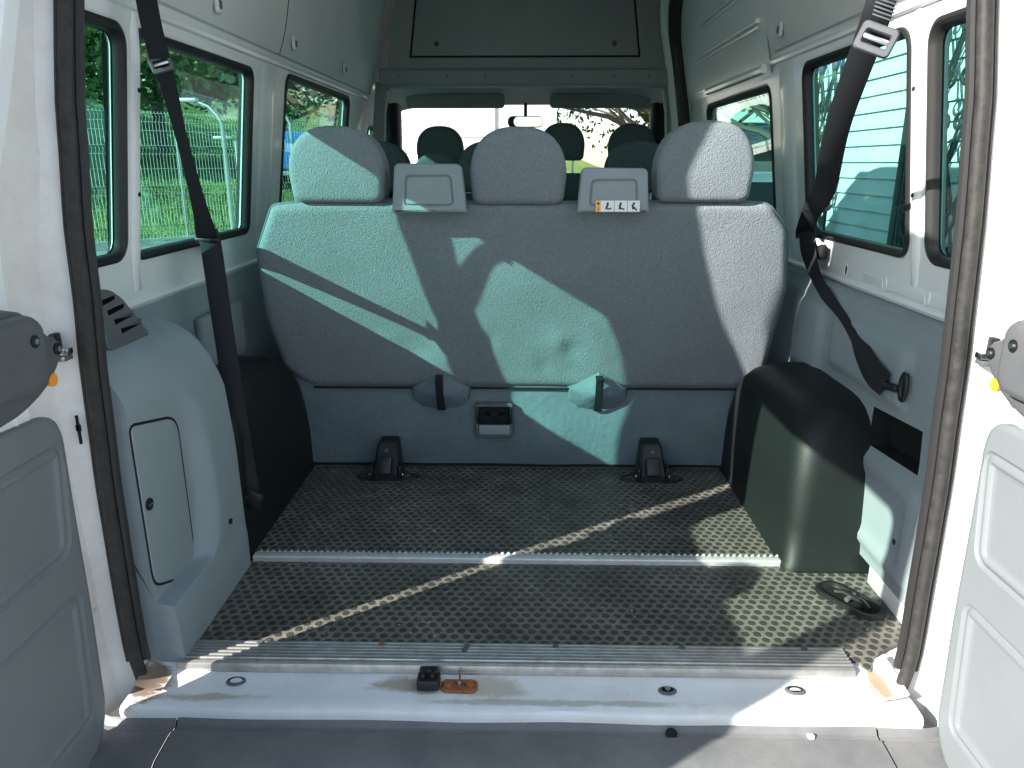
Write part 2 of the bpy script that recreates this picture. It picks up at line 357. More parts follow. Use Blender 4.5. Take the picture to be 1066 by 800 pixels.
# ---- body shell: inner skin, outer skin, rims round the window openings
mb = MB()
for s in (-1, 1):
    wins = WIN[s] + [FW[s]]
    outer = [(.10, -.08), (3.75, -.08), (3.75, .80), (3.55, 1.42), (2.98, 1.42), (2.98, 1.92), (.10, 1.92)]
    fi = lambda a, b, s=s: (CX + s * (HW(b)), a, b)
    fo = lambda a, b, s=s: (CX + s * (HW(b) + .055), a, b)
    cutb = (.3, .55, .76, 1.31, 1.36, 1.6)
    H = [rr(y0, y1, z0, z1, r, tilt=TL(y0)) for y0, y1, z0, z1, r in wins]
    HX = [off(h, -.014) for h in H]
    sheet(mb, outer, HX, fi, paint, (), cutb)
    outer_o = [(.10, -.45), (4.6, -.45), (4.6, .30), (3.95, .62), (3.62, 1.36), (3.24, 1.42)] + [(2.62 + .62 * math.sin(t), lerp(1.42, 1.92, math.cos(t))) for t in (1.35, 1.1, .85, .6, .4, .2, 0)] + [(.10, 1.92)]
    sheet(mb, outer_o, [off(h, -.028) for h in H], fo, paint, (), cutb)
    for h in H:
        loops = []
        for t in (0, 22, 45, 67, 90):
            lp = off(h, -.014 * (1 - math.sin(R(t)))); d = .014 * (1 - math.cos(R(t)))
            loops.append([(CX + s * (HW(b) + d), a, b) for a, b in lp])
        loops.append([(CX + s * (HW(b) + .034), a, b) for a, b in h]); mb.loft(loops, paint)
        mb.loft([loops[-1], [(CX + s * (HW(b) + .055), a, b) for a, b in off(h, -.028)]], rubber)
    # raised swage above and below the windows, and the drip channel
    for (ya, yb, zz, rad) in ((.15, 2.9, 1.335, .013), (.2, 2.9, .672, .010)):
        mb.tube([(CX + s * (HW(zz) + .002), lerp(ya, yb, i / 12), zz) for i in range(13)], rad, paint, 8)
    # window posts: pressed ribs
    for yp in ((.472, 1.37) if s < 0 else (.465, 1.33)):
        wd = .016 if yp < 1 else .07
        mb.grid(lambda u, v, yp=yp, wd=wd, s=s: (CX + s * (HW(lerp(.70, 1.33, u)) - .012 * (math.sin(math.pi * v) ** .6) * min(1, 9 * u, 9 * (1 - u))), yp + wd * (2 * v - 1), lerp(.70, 1.33, u)), 14, 10, paint)
    # rear pillar
    Zs = [-.075, -.03, .1, .3, .5, .7, .8, .9, 1.0, 1.1, 1.2, 1.3, 1.4, 1.55, 1.7, 1.8, 1.88, ZR]
    L = []
    for z in Zs:
        hs, ys, hw = HS(z), YS(z), HW(z)
        pc = pw(z, [(0, -.132), (.95, -.132), (1.15, -.08), (1.35, -.01), (1.5, .01), (1.7, .018), (1.8, .0), (1.95, -.02)])
        sec = [(hw + .001, max(.115, ys + .06)), (hw - .02, max(.10, ys + .055)), (hs + .055, ys + .055), (hs + .02, ys + .045), (hs + .004, ys + .02), (hs + .002, ys - .002), (hs + .012, ys - .008),
               (hs + .030, ys - .012), (hs + .045, ys - .020), (max(hs + .055, hw - .10), ys - .024), (hw - .075, pc + .004), (hw - .055, pc), (hw - .025, pc + .004), (hw + .03, ys - .02), (hw + .055, ys + .02), (hw + .056, .14)]
        L.append([(CX + s * a, b, z) for a, b in sec])
    mb.loft(L, jambp, close=False)
for s in (-1,):
    for z0, z1 in ((.505, .560), (.53, .542)):
        mb.box((CX + s * .806, YS(.53) - .026, (z0 + z1) / 2), (.004 if z1 - z0 > .03 else .008, .004, z1 - z0), gapm)
# header over the rear doors and roof
L = []
for i in range(13):
    x = lerp(-1, 1, i / 12)
    L.append([(CX + x * .80, .13 - 0 * x, ZR), (CX + x * .80, .13, 1.86), (CX + x * .74, .09, 1.84), (CX + x * .74, .02, 1.86), (CX + x * .80, .02, 2.0)])
mb.loft(L, paint, close=False)
def roofz(x): return 2.03 - .10 * (abs(x) / .8) ** 4
mb.grid(lambda u, v: (CX + lerp(-.80, .80, v), lerp(.02, 2.62, u), roofz(lerp(-.80, .80, v))), 6, 24, paint)
def nose(u, v):
    x = lerp(-.80, .80, v); t = u * math.pi / 2
    x *= (HW(lerp(1.42, 1.92, math.cos(t))) + .055) / .795
    return (CX + x, 2.62 + .62 * math.sin(t), lerp(1.42, roofz(x), math.cos(t)))
mb.grid(nose, 12, 24, paint)
shell = part(mb, 'body_shell')

mb = MB()   # steel floor pan under the mats
sheet(mb, [(-.94, -.02), (.96, -.02), (.96, 3.75), (-.94, 3.75)], [], lambda a, b: (a, b, -.012), paint)
mb.box((CX, 1.96, -.075), (1.86, 3.8, .08), gapm)
part(mb, 'floor_pan')

# ---- liner inside the roof
mb = MB()
mb.grid(lambda u, v: (CX + lerp(-.75, .75, v), lerp(.13, 2.95, u), 1.925 + .04 * (1 - (2 * v - 1) ** 4)), 8, 20, linerg)
part(mb, 'roof_lining')
def liner(s, ya, yb, name='roof_liner_panel'):
    mb = MB(); 
    def fn(u, v):
        z = lerp(1.358, 1.93, v); y = lerp(ya, yb, u)
        return (CX + s * (HW(z) - .018 - .012 * math.sin(min(1, v * 6) * math.pi / 2) - .05 * sm(.75, 1, v)), y, z)
    mb.grid(fn, 14, 18, linerg)
    mb.grid(lambda u, v: (CX + s * (HW(1.358) - .018 + .03 * v), lerp(ya, yb, u), 1.358), 8, 1, linerg)
    for yy in (ya, yb):
        mb.grid(lambda u, v, yy=yy: (fn(0, u)[0] + s * .018 * v, yy, fn(0, u)[2]), 14, 1, gapm)
    o = part(mb, name)
    return o, fn
def clip(o, s, y, z):
    mb = MB(); x = CX + s * (HW(z) - .031)
    lp = rr(-.018, .018, -.024, .024, .012)
    cushion(mb, lp, .006, .009, lambda a, b, h: (x - s * h, y + a, z + b), linerg, 3, 1)
    cushion(mb, rr(-.009, .009, -.013, .010, .006), .003, .006, lambda a, b, h: (x - s * (h + .006), y + a, z + b), brackm, 2, 1)
    part(mb, 'liner_clip', o)
o, f_ = liner(-1, .14, 1.40); clip(o, -1, .83, 1.405); clip(o, -1, .42, 1.41)
o, f_ = liner(-1, 1.408, 2.93); clip(o, -1, 1.50, 1.405); clip(o, -1, 2.25, 1.405)
o, f_ = liner(1, .14, 1.40); clip(o, 1, 1.25, 1.405); clip(o, 1, .60, 1.41)

# ---- overhead shelf bulkhead above the cab
mb = MB(); Y0 = 2.9
face = [(-.745, 1.40), (.765, 1.40), (.765, 1.48), (.715, 1.80), (.67, 1.93), (-.63, 1.93), (-.66, 1.80), (-.72, 1.48)]
sheet(mb, face, [off(smooth_loop([(-.60, 1.534), (.615, 1.534), (.56, 1.93), (-.545, 1.93)], 0), 0)], lambda a, b: (a, Y0, b), darkliner)
op = smooth_loop(resample([(-.60, 1.534), (.615, 1.534), (.56, 1.93), (-.545, 1.93)], .2), 0)
def tray(mb):
    P0 = [(-.60, 1.534), (.615, 1.534), (.56, 1.93), (-.545, 1.93)]
    mb.loft([[(a, Y0, b) for a, b in P0], [(a, Y0 + .012, b) for a, b in off(P0, .004)], [(a, Y0 + .012, b) for a, b in off(P0, .008)], [(a, Y0 + .001, b) for a, b in off(P0, .010)]], gapm)
    mb.loft([[(a, Y0 + .001, b) for a, b in off(P0, .010)], [(a, Y0 - .004, b) for a, b in off(P0, .018)]], darkliner, cap1=True)
tray(mb)
for x in (-.455, .475):
    mb.tube([(x, Y0 - .002, 1.60), (x, Y0 - .016, 1.60)], .012, blackpl, 14)
# step and lip below it
mb.loft([[(x, Y0 + a, b) for a, b in ((.0, 1.482), (-.012, 1.478), (-.020, 1.468), (-.020, 1.405), (-.012, 1.395), (.03, 1.392), (.30, 1.41))] for x in [lerp(-.76, .78, i / 16) for i in range(17)]], darkliner, close=False)
for x in (-.66, -.40, -.2, .26, .48, .66):
    mb.tube([(x, Y0 - .019, 1.44), (x, Y0 - .023, 1.44)], .006, brackm, 8)
part(mb, 'overhead_shelf')
mb = MB()   # front headliner, frame round the windscreen, pillars
mb.grid(lambda u, v: (CX + lerp(-.80, .80, v), lerp(2.93, 3.42, u), 1.462 - .05 * (2 * v - 1) ** 6 - .125 * u * u), 8, 20, headl)
for s in (-1, 1):
    mb.loft([[(CX + s * (x), y, z) for x, y, z in ((.745, 2.90, 1.40), (.70 + .045, 2.95, 1.40), (.80, 3.0, 1.38), (.80, 2.92, 1.42))] for q in (0,)] + [[(CX + s * (x), y, z) for x, y, z in ((.80, 2.92, .7), (.80, 2.99, .7), (.88, 3.0, .7), (.88, 2.92, .7))]], darkliner)
    mb.tube([(CX + s * .80, 3.36, 1.38), (CX + s * .82, 3.46, 1.15), (CX + s * .87, 3.66, .80)], [.065, .065, .07], blackpl, 12)
    mb.tube([(CX + s * .755, 3.02, 1.39), (CX + s * .775, 3.10, 1.36), (CX + s * .80, 3.12, 1.25), (CX + s * .80, 3.10, 1.14)], .011, headl, 8)
part(mb, 'headliner')
mb = MB(); mb.box((.016, 3.12, 1.425), (.20, .07, .022), headl, .008); mb.box((.016, 3.10, 1.414), (.10, .03, .010), blackpl, .004)
part(mb, 'dome_lamp')
mb = MB(); sheet(mb, [(-.90, .75), (.92, .75), (.85, 1.40), (-.83, 1.40)], [], lambda a, b: (a, 3.42 + (1.4 - b) * .55, b), clear); 
part(mb, 'windscreen')
mb = MB()
mb.loft([[(x, a, b) for a, b in ((3.15, .35), (3.12, .62), (3.16, .74), (3.30, .80), (3.55, .79), (3.80, .74), (3.85, .3))] for x in [lerp(-.9, .92, i / 10) for i in range(11)]], blackpl, close=False)
part(mb, 'dashboard')
mb = MB()   # bonnet and front end below the windscreen (outside)
mb.grid(lambda u, v: (CX + lerp(-.95, .95, v), lerp(3.80, 4.6, u), .74 - .35 * u ** 2 - .05 * (2 * v - 1) ** 4), 8, 10, paint)
mb.box((CX, 4.60, -.05), (1.9, .10, .85), paint, .04)
part(mb, 'bonnet')
for xa, xb in ((-.69, -.11), (.155, .745)):
    mb = MB(); lp = rr(xa, xb, 1.312, 1.392, .022)
    cushion(mb, lp, .010, .020, lambda a, b, h: (a, 3.30 - h + (1.39 - b) * .5, b), darkliner, 3, 2)
    mid = (xa + xb) / 2; mb.box((mid, 3.30, 1.398), (.16, .02, .022), blackpl, .008)
    part(mb, 'sun_visor')
mb = MB(); lp = rr(-.092, .116, 1.203, 1.268, .028)
cushion(mb, lp, .012, .03, lambda a, b, h: (a, 3.315 - h, b), blackpl, 3, 1); mb.tube([(.013, 3.31, 1.26), (.013, 3.36, 1.34)], .010, blackpl, 8)
o = part(mb, 'rear_view_mirror')
mb = MB(); lp = rr(-.055, .112, 1.209, 1.262, .024); mb.loft([[(a, 3.2835, b) for a, b in lp]] + [[(a, 3.2834, b) for a, b in off(lp, .01)]], mirrorm, cap1=True); part(mb, 'mirror_glass', o)

# ---- side windows with rubber seals
for s in (-1, 1):
    for k, (y0, y1, z0, z1, r) in enumerate(WIN[s] + [FW[s]]):
        H = rr(y0, y1, z0, z1, r, tilt=TL(y0)); d0 = .020
        g = MB(); gl = off(H, .004)
        sheet(g, gl, [], lambda a, b: (CX + s * (HW(b) + .019), a, b), tint)
        sheet(g, gl, [], lambda a, b: (CX + s * (HW(b) + .023), a, b), tint)
        wo = part(g, 'side_window')
        m2 = MB(); prof = [(-.007, .004), (-.006, -.003), (.002, -.005), (.010, .001), (.014, .010), (.015, .0185)]
        loops = [[(CX + s * (HW(b) + dd), a, b) for a, b in off(H, ins)] for ins, dd in prof]
        m2.loft(loops, rubber)
        m2.loft([[(CX + s * (HW(b) + .0235), a, b) for a, b in off(H, .015)], [(CX + s * (HW(b) + .026), a, b) for a, b in off(H, .003)], [(CX + s * (HW(b) + .036), a, b) for a, b in off(H, -.012)], [(CX + s * (HW(b) + .056), a, b) for a, b in off(H, -.028)]], rubber)
        part(m2, 'rubber_seal', wo)

# ---- door opening seals
for s in (-1, 1):
    m = MB(); pts = []
    for i in range(46):
        z = lerp(-.055, 1.80, i / 45); k = sm(-.055, .12, z)
        wig = .003 * noise.noise(Vector((z * 6, s, 0)))
        pts.append((CX + s * (HS(z) + .006 + wig) - s * .010 * (1 - k) ** 3, YS(z) - .016, z))
    for i in range(1, 7):
        t = R(90 * i / 6); pts.append((CX + s * (HS(1.80) - .08 + .08 * math.cos(t)), YS(1.85) - .016, 1.80 + .06 * math.sin(t)))
    pts.append((CX, YS(1.85) - .016, 1.86))
    m.tube(pts, .0125, sealm, 12)
    # second lip and the channel beside it
    m.tube([(p[0] + s * .016, p[1] + .003, p[2]) for p in pts[2:46]], .0062, sealm, 8)
    m.tube([(p[0] - s * .014, p[1] + .012, p[2]) for p in pts[2:46]], .009, rubber, 8)
    part(m, 'door_seal')

# ---- rear sill, bumper, corner pieces
def sillz(x): return -.040 + .0
mb = MB()
secs = []
for i in range(41):
    x = lerp(-.775, .795, i / 40); e = sm(.60, .775, abs(x - CX)); 
    dent = .004 * noise.noise(Vector((x * 5, 0, 0)))
    secs.append([(x, .02, -.034 + .01 * e), (x, -.012, -.036 + .012 * e), (x, -.03, -.042 + .006 * e), (x, -.055, -.046), (x, -.085, -.046), (x, -.112 + dent * .4, -.047), (x, -.118 + dent, -.051), (x, -.120 + dent, -.060), (x, -.112, -.10)])
mb.loft(secs, sillp, close=False)
for s in (-1, 1):   # flared corners where sill meets pillar
    mb.loft([[(CX + s * (.715 + .055 * t), lerp(.03, -.085, k / 8), -.034 + .022 * t * t * (1 - .35 * k / 8)) for t in [q / 6 for q in range(7)]] for k in range(9)], sillp, close=False)
sill = part(mb, 'rear_sill'); sill.location.z += .020
for (x, y, rx) in ((-.572, -.040, .015), (.313, -.052, .013), (.572, -.046, .015)):
    m = MB(); lp = [(x + rx * 1.15 * math.cos(2 * math.pi * k / 20), y + rx * .75 * math.sin(2 * math.pi * k / 20)) for k in range(20)]
    m.loft([[(a, b, -.0440) for a, b in off(lp, -.004)], [(a, b, -.0415) for a, b in lp], [(a, b, -.0410) for a, b in off(lp, .002)]], brackm)
    m.loft([[(a, b, -.0410) for a, b in off(lp, .002)], [(a, b, -.0445) for a, b in off(lp, .005)]], gapm, cap1=True)
    if rx < .014: m.tube([(x, y, -.045), (x, y, -.038)], .006, steel, 10)
    part(m, 'drain_plug', sill)
m = MB()   # black latch striker and its rusty companion plate
m.box((-.172, -.050, -.030), (.046, .034, .024), blackpl, .004); m.box((-.172, -.040, -.016), (.038, .014, .020), blackpl, .003)
m.box((-.182, -.052, -.012), (.008, .020, .012), blackpl, .002); m.box((-.163, -.052, -.012), (.008, .020, .012), blackpl, .002)
part(m, 'door_striker', sill)
m = MB(); cushion(m, rr(-.147, -.072, -.068, -.030, .014), .003, .006, lambda a, b, h: (a, b, -.045 + h), rust, 3, 1)
for x in (-.134, -.088): m.tube([(x, -.049, -.040), (x, -.049, -.032)], .009, rust, 8)
m.tube([(-.110, -.052, -.039), (-.110, -.050, -.028)], .004, steel, 6)
m.tube([(-.110, -.040, -.036), (-.110, -.026, -.020)], .0022, rust, 6)
part(m, 'rusty_striker_plate', sill)
mb = MB()
prof = [(-.102, -.066), (-.108, -.070), (-.114, -.078), (-.124, -.080), (-.130, -.075), (-.145, -.0745), (-.20, -.079), (-.212, -.085), (-.30, -.100), (-.36, -.13), (-.40, -.18), (-.41, -.26), (-.40, -.40), (-.30, -.44)]
def bump_sec(x):
    e = sm(.80, 1.0, abs(x - CX)); return [(x, a + .16 * e, b + .0) for a, b in prof]
mb.loft([bump_sec(lerp(-.66, .705, i / 30)) for i in range(31)], bumperm, close=False)
for s, a, b in ((-1, -.665, -.985), (1, .709, 1.005)):
    mb.loft([[(x, y, z - .003) for x, y, z in bump_sec(lerp(a, b, i / 12))] for i in range(13)], bumperm, close=False)
for x0, x1 in ((-.666, -.658), (.703, .711)):
    mb.loft([[(x, y + .004, z - .006) for x, y, z in bump_sec(x)] for x in (x0, x1)], gapm, close=False)
bo = part(mb, 'rear_bumper'); bo.location = (0, -.014, .018)
for (x, y, z, r, mt) in ((.308, -.118, -.078, .011, gapm), (.575, -.120, -.078, .006, paint), (-.35, -.19, -.0975, .0, bumperm)):
    if not r: continue
    m = MB(); m.tube([(x, y + .004, z - .002), (x, y - .0035, z + .004)], r, mt, 12); part(m, 'bumper_clip', bo)

# ---- aluminium tread plate at the sill, and the edging strip
mb = MB(); pr = []
Yt = .058
for k in range(6):
    y = Yt - .006 - k * .0105
    pr += [(y + .003, .0035), (y + .002, .0062), (y - .002, .0062), (y - .003, .0035)]
pr = [(Yt, -.004), (Yt, .0025)] + pr + [(-.011, .0040), (-.017, .0015), (-.019, -.004), (-.0195, -.018)]
mb.loft([[(x, a, b) for a, b in pr] for x in [lerp(-.703, .703, i / 20) for i in range(21)]], alu, close=False)
tp = part(mb, 'tread_plate', smooth=25)
for x, y in ((-.55, .046), (-.285, .046), (-.10, .044), (.09, .046), (.36, .046), (-.105, .030), (.62, .046)):
    m = MB(); m.tube([(x, y, .005), (x, y, .0085)], .0065, rust if x in (-.285,) else brackm, 10); part(m, 'screw', tp)

# ---- floor mats (loose on the floor)
def floormat(name, loop, z, label):
    m = MB(); m.loft([[(a, b, z) for a, b in loop], [(a, b, z + .006) for a, b in loop]], studm); sheet(m, loop, [], lambda a, b: (a, b, z + .006), studm); o = m.build(name); tag(o, label, 'floor mat', 'studded rubber floor mats'); return o
floormat('floor_mat', resample([(-.699, .060), (.705, .060), (.712, .030), (.735, -.012), (.752, .02), (.800, .06), (.893, .11), (.893, .398), (-.699, .398)], .3), -.006,
         'studded black rubber mat just inside the aluminium tread plate')
floormat('floor_mat', [(-.80, .428), (.80, .428), (.80, 2.85), (-.80, 2.85)], -.002, 'studded black rubber mat running under the rear bench between the wheel arches')
mb = MB()
palu = mat('pale_aluminium', (.66, .67, .67), .38, .5, metal=.35, var=(30, (.54, .54, .53), 1))
prof = [(.396, -.004), (.3955, .012), (.398, .0145), (.404, .0155), (.418, .0155), (.424, .012), (.436, .008)]
mb.loft([[(x, a, b) for a, b in prof] for x in [lerp(-.690, .690, i / 10) for i in range(11)]], palu, close=False, cap0=False)
mb.box((-.690, .415, .003), (.003, .03, .016), alu); mb.box((.690, .415, .003), (.003, .03, .016), rust)
stm = MB()
for i in range(86):
    x = -.68 + i * .016
    stm.tube([(x, .424, .0115), (x + .006, .4255, .0155)], .0036, palu, 6)
strip = part(mb, 'edging_strip'); part(stm, 'knurled_edge', strip)

# ---- wheel arch covers
def arch(s):
    m = MB(); L = []
    hx = .70 if s < 0 else .672
    for z, x0, ya, yb, r in ((-.006, 0, .365, 1.08, .05), (.012, .0, .365, 1.08, .055), (.02, .005, .372, 1.075, .06), (.12, .006, .378, 1.07, .07), (.22, .010, .388, 1.055, .08), (.30, .016, .402, 1.03, .09),
                              (.35, .026, .420, 1.0, .10), (.385, .042, .445, .965, .11), (.408, .066, .478, .925, .12), (.420, .10, .52, .88, .13), (.424, .14, .56, .84, .12)):
        if s < 0: z = z * 1.03; ya += .012
        r *= .72; lp = rr(hx + x0 + .0, .99, ya, yb, (.02, r, r, .02), 7)
        L.append([(CX * (s > 0) + s * a, b, z) for a, b in lp])
    m.loft(L, archpl, cap1=True)
    return part(m, 'wheel_arch_cover', smooth=60)
arch(-1); arch(1)

# ---- left storage trim with hatch, seat-side trim, vent
def facex(y, z):
    x = pw(z, [(-.01, .700), (.098, .702), (.101, .7045), (.35, .712), (.48, .722), (.56, .742), (.605, .766), (.635, .795), (.652, .835), (.660, .90), (.662, .95)])
    rim = pw(z, [(.12, .19), (.16, .235), (.22, .262), (.42, .262), (.49, .235), (.54, .17), (.585, .07), (.61, -.02), (.7, -.5)])
    k = (1 - sm(rim - .055, rim + .004, y)) * sm(.126, .140, z) * (1 - sm(.60, .66, z))
    x = lerp(x, max(x, .7455), k)
    yend = pw(z, [(0, .445), (.3, .46), (.5, .46), (.62, .43), (.66, .40)])
    d = max(0, min(1, (y - (yend - .07)) / .07)); x = x + max(0, (.95 - x)) * (1 - math.sqrt(max(0, 1 - d ** 2.2)))
    return x
mb = MB()
zz = [-.01, .03, .06, .09, .10, .12, .124, .128, .1305, .133, .136, .1385, .141, .15, .18, .22, .26, .3, .35, .4, .44, .48, .51, .535, .56, .58, .60, .62, .635, .645, .652, .658, .662]
ysl = [i / 60 for i in range(61)]
YEND = lambda z: pw(z, [(0, .445), (.3, .46), (.5, .46), (.62, .43), (.66, .40)])
mb.loft([[(CX - facex(lerp(-.006, YEND(z), y), z), lerp(-.006, YEND(z), y), z) for z in zz] for y in ysl], trimg, close=False)
mb.add([(CX - facex(-.006, z), -.0058, z) for z in zz] + [(CX - .93, -.0058, zz[-1]), (CX - .93, -.0058, zz[0])], [tuple(range(len(zz) + 2))], trimg)
stor = part(mb, 'storage_trim', smooth=38)
Hh = smooth_loop(resample([(-.003, .522), (.165, .482), (.188, .455), (.186, .120), (.165, .100), (.010, .165), (-.003, .19)], .05), 2)
m = MB(); xh = lambda y, z: CX - (facex(y, z) if False else .7535 + .0 * z)
m.loft([[(CX - .7465, a, b) for a, b in off(Hh, -.002)], [(CX - .7447, a, b) for a, b in off(Hh, -.001)], [(CX - .7447, a, b) for a, b in off(Hh, .005)]], gapm)
m.loft([[(CX - .7450, a, b) for a, b in off(Hh, .004)], [(CX - .7436, a, b) for a, b in off(Hh, .006)], [(CX - .7430, a, b) for a, b in off(Hh, .010)]], trimg, cap1=True)
hat = part(m, 'storage_hatch', stor)
m = MB(); m.tube([(CX - .745, .022, .345), (CX - .739, .022, .345)], .0125, blackpl, 16); m.box((CX - .7375, .022, .345), (.003, .014, .003), brackm); part(m, 'hatch_lock', hat)
m = MB(); m.tube([(CX - .709, .30, .165), (CX - .702, .30, .165)], .007, blackpl, 10); part(m, 'trim_screw', stor)
mb = MB()   # trim strip along the wall, behind and ahead of the storage panel
mb.grid(lambda u, v: (CX - (HW(.5) - .006 - .012 * sm(.0, .08, v)), lerp(.30, 2.9, u), lerp(.662, .0, v)), 30, 12, trimg)
mb.box((CX - .905, .85, .50), (.03, .30, .17), trimg, .012)
mb.box((CX - .90, .70, .30), (.02, .05, .12), gapm, .006)
part(mb, 'wall_trim')
mb = MB()   # air vent on the corner
VO = smooth_loop(resample([(.088, .645), (.088, .762), (.150, .758), (.185, .735), (.252, .648), (.246, .632), (.10, .640)], .03), 1)
slots = []
for k in range(4):
    yc = .128 + .020 * k; zc = .738 - .0215 * k; hl = .026 + .005 * k; slots.append([(yc - hl, zc - .0075), (yc + hl, zc - .0025), (yc + hl + .004, zc + .0065), (yc - hl, zc + .0035)])
vx = lambda a, b, h=0: (CX - .812 + h - .12 * (b - .65), a, b)
sheet(mb, off(VO, .004), slots, lambda a, b: vx(a, b), brackm)
mb.loft([[vx(a, b, 0) for a, b in off(VO, .004)], [vx(a, b, -.003) for a, b in off(VO, .001)], [vx(a, b, -.010) for a, b in VO], [vx(a, b, -.045) for a, b in VO]], brackm)
for sl in slots: mb.loft([[vx(a, b) for a, b in sl], [vx(a, b + .004, -.018) for a, b in sl]], blackpl)
mb.add([vx(a, b, -.05) for a, b in ((.09, .635), (.245, .635), (.245, .668), (.09, .668))], [(0, 1, 2, 3)], gapm)
part(mb, 'air_vent')

# ---- right wall trim: pressed panels, black slot, hook, floor recess
mb = MB()
def rwx(y, z):
    x = .885 - .012 * sm(.655, .62, z)
    # upper pocket, lower pocket: raised pressings
    def pad(y0, y1, z0, z1, w=.012):
        return sm(y0 - w, y0 + w, y) * (1 - sm(y1 - w, y1 + w, y)) * sm(z0 - w, z0 + w, z) * (1 - sm(z1 - w, z1 + w, z))
    x -= .014 * pad(.30, .72, .46, .60, .008); x -= .014 * pad(.80, 1.02, .40, .60, .007)
    lean = .20 + .9 * max(0, z - .06)
    x -= .011 * pad(.16, min(.50, lean + .28), .085, .315, .010)
    x += .007 * pad(.19, min(.46, lean + .23), .12, .275, .008)
    x -= .012 * sm(.36, .30, z) 
    return x
slot = [(.195, .345), (.425, .330), (.435, .425), (.205, .443)]
P_ = [(.02, .052), (2.45, .052), (2.45, .662), (.02, .662)]
sheet(mb, P_, [slot], lambda a, b: (CX + rwx(a, b), a, b), trimg, [i * .016 for i in range(2, 70)], [.052 + i * .014 for i in range(1, 44)])
mb.loft([[(CX + rwx(a, b), a, b) for a, b in slot], [(CX + .918, a, b) for a, b in slot]], gapm, cap1=True)
mb.grid(lambda u, v: (CX + lerp(rwx(.5, .66), .945, v), lerp(.02, 2.45, u), .662), 10, 1, trimg)
rw = part(mb, 'wall_trim', smooth=50)
m = MB()
for y, z in ((.218, .17),): m.tube([(CX + .862, y, z), (CX + .856, y, z)], .007, blackpl, 10)
part(m, 'trim_screw', rw)
m = MB(); m.box((CX + .875, .715, .385), (.02, .035, .05), blackpl, .006)
m.tube([(CX + .855 - .004 * math.sin(q), .715 + .021 * math.cos(q), .372 + .040 * math.sin(q)) for q in [2 * math.pi * k / 20 for k in range(20)]], .006, blackpl, 8, closed=True)
part(m, 'tie_down_ring')
m = MB(); m.box((CX + .872, .17, .02), (.010, .32, .075), paint, .004); part(m, 'sill_flange')
for (y, z) in ((.39, .703), (.604, .703), (.843, .706)):
    m = MB(); lp = [(y + .010 * math.cos(q), z + .017 * math.sin(q)) for q in [2 * math.pi * k / 18 for k in range(18)]]
    m.loft([[(CX + HW(z) - .0030, a, b) for a, b in off(lp, -.003)], [(CX + HW(z) - .0055, a, b) for a, b in lp], [(CX + HW(z) - .0035, a, b) for a, b in off(lp, .002)]], paint)
    m.loft([[(CX + HW(z) - .0035, a, b) for a, b in off(lp, .002)], [(CX + HW(z) - .0010, a, b) for a, b in off(lp, .003)]], gapm, cap1=True); part(m, 'wall_hole')
for s in (-1, 1):
    for z in (.93, 1.16):
        m = MB(); yy = .472 if s < 0 else .465; m.tube([(CX + s * (HW(z) - .005), yy, z), (CX + s * (HW(z) - .0125), yy, z)], .006, gapm, 10); part(m, 'wall_hole')
m = MB()
cushion(m, rr(.245, .735, .685, .718, .010), .004, .005, lambda a, b, h: (CX + HW(b) - h + .002, a, b), paint, 3, 1); part(m, 'pressed_rail')
m = MB()   # recessed tie-down cup in the floor
ang = R(-58); ca, sa = math.cos(ang), math.sin(ang)
def cup(a, b, z): return (.797 + a * ca - b * sa, .240 + a * sa + b * ca, z)
lp = rr(-.085, .085, -.042, .042, .038, 8)
m.loft([[cup(a, b, z) for a, b in off(lp, d)] for d, z in ((0, .001), (.001, .007), (.005, .010), (.012, .010), (.017, .006), (.020, .002))], blackpl)
m.loft([[cup(a, b, z) for a, b in off(lp, d)] for d, z in ((.020, .002), (.030, .0012))], gapm, cap1=True)
m.tube([cup(-.04, 0, .006), cup(-.02, .005, .012), cup(.03, .004, .012), cup(.05, 0, .005)], .007, blackpl, 8)
m.tube([cup(.0, -.014, .008), cup(.0, .016, .012)], .006, brackm, 8)
part(m, 'tie_down_cup')

# ---- sliding door seen through its opening on the right
mb = MB()
fx = lambda z: CX + HW(z) - .004
mb.grid(lambda u, v: (fx(lerp(1.30, 1.92, v)) - .004, lerp(1.46, 2.86, u), lerp(1.30, 1.92, v)), 6, 10, paint)
sdr = part(mb, 'sliding_door')
m = MB()
for (ya, yb, z) in ((1.52, 2.45, 1.475), (1.52, 2.30, 1.60)):
    m.tube([(fx(z) - .012, lerp(ya, yb, i / 8), z) for i in range(9)], .009, paint, 8); m.tube([(fx(z) - .012, lerp(ya, yb, i / 8), z - .022) for i in range(9)], .006, paint, 8)
part(m, 'pressed_rib', sdr)
m = MB(); m.tube([(fx(1.318) - .012, lerp(1.50, 2.35, i / 6), 1.318) for i in range(7)], .016, paint, 8); part(m, 'door_bar', sdr)
m = MB(); frame_pts = [(fx(1.9) - .03, 1.47, 1.9), (fx(1.9) - .03, 2.0, 1.9), (fx(1.8) - .035, 2.55, 1.80), (fx(1.65) - .035, 2.78, 1.66), (fx(1.45) - .03, 2.84, 1.48), (fx(1.2) - .03, 2.84, 1.2), (fx(.8) - .02, 2.84, .7)]
def cr(P, n=6):
    P = [Vector(p) for p in P]; out = []
    for i in range(len(P) - 1):
        p0 = P[max(i - 1, 0)]; p1 = P[i]; p2 = P[i + 1]; p3 = P[min(i + 2, len(P) - 1)]
        for k in range(n):
            t = k / n; out.append(.5 * ((2 * p1) + (-p0 + p2) * t + (2 * p0 - 5 * p1 + 4 * p2 - p3) * t * t + (-p0 + 3 * p1 - 3 * p2 + p3) * t ** 3))
    return out + [P[-1]]
fp = cr(frame_pts)
m.tube(fp, .032, rubber, 10); part(m, 'door_frame_seal', sdr)
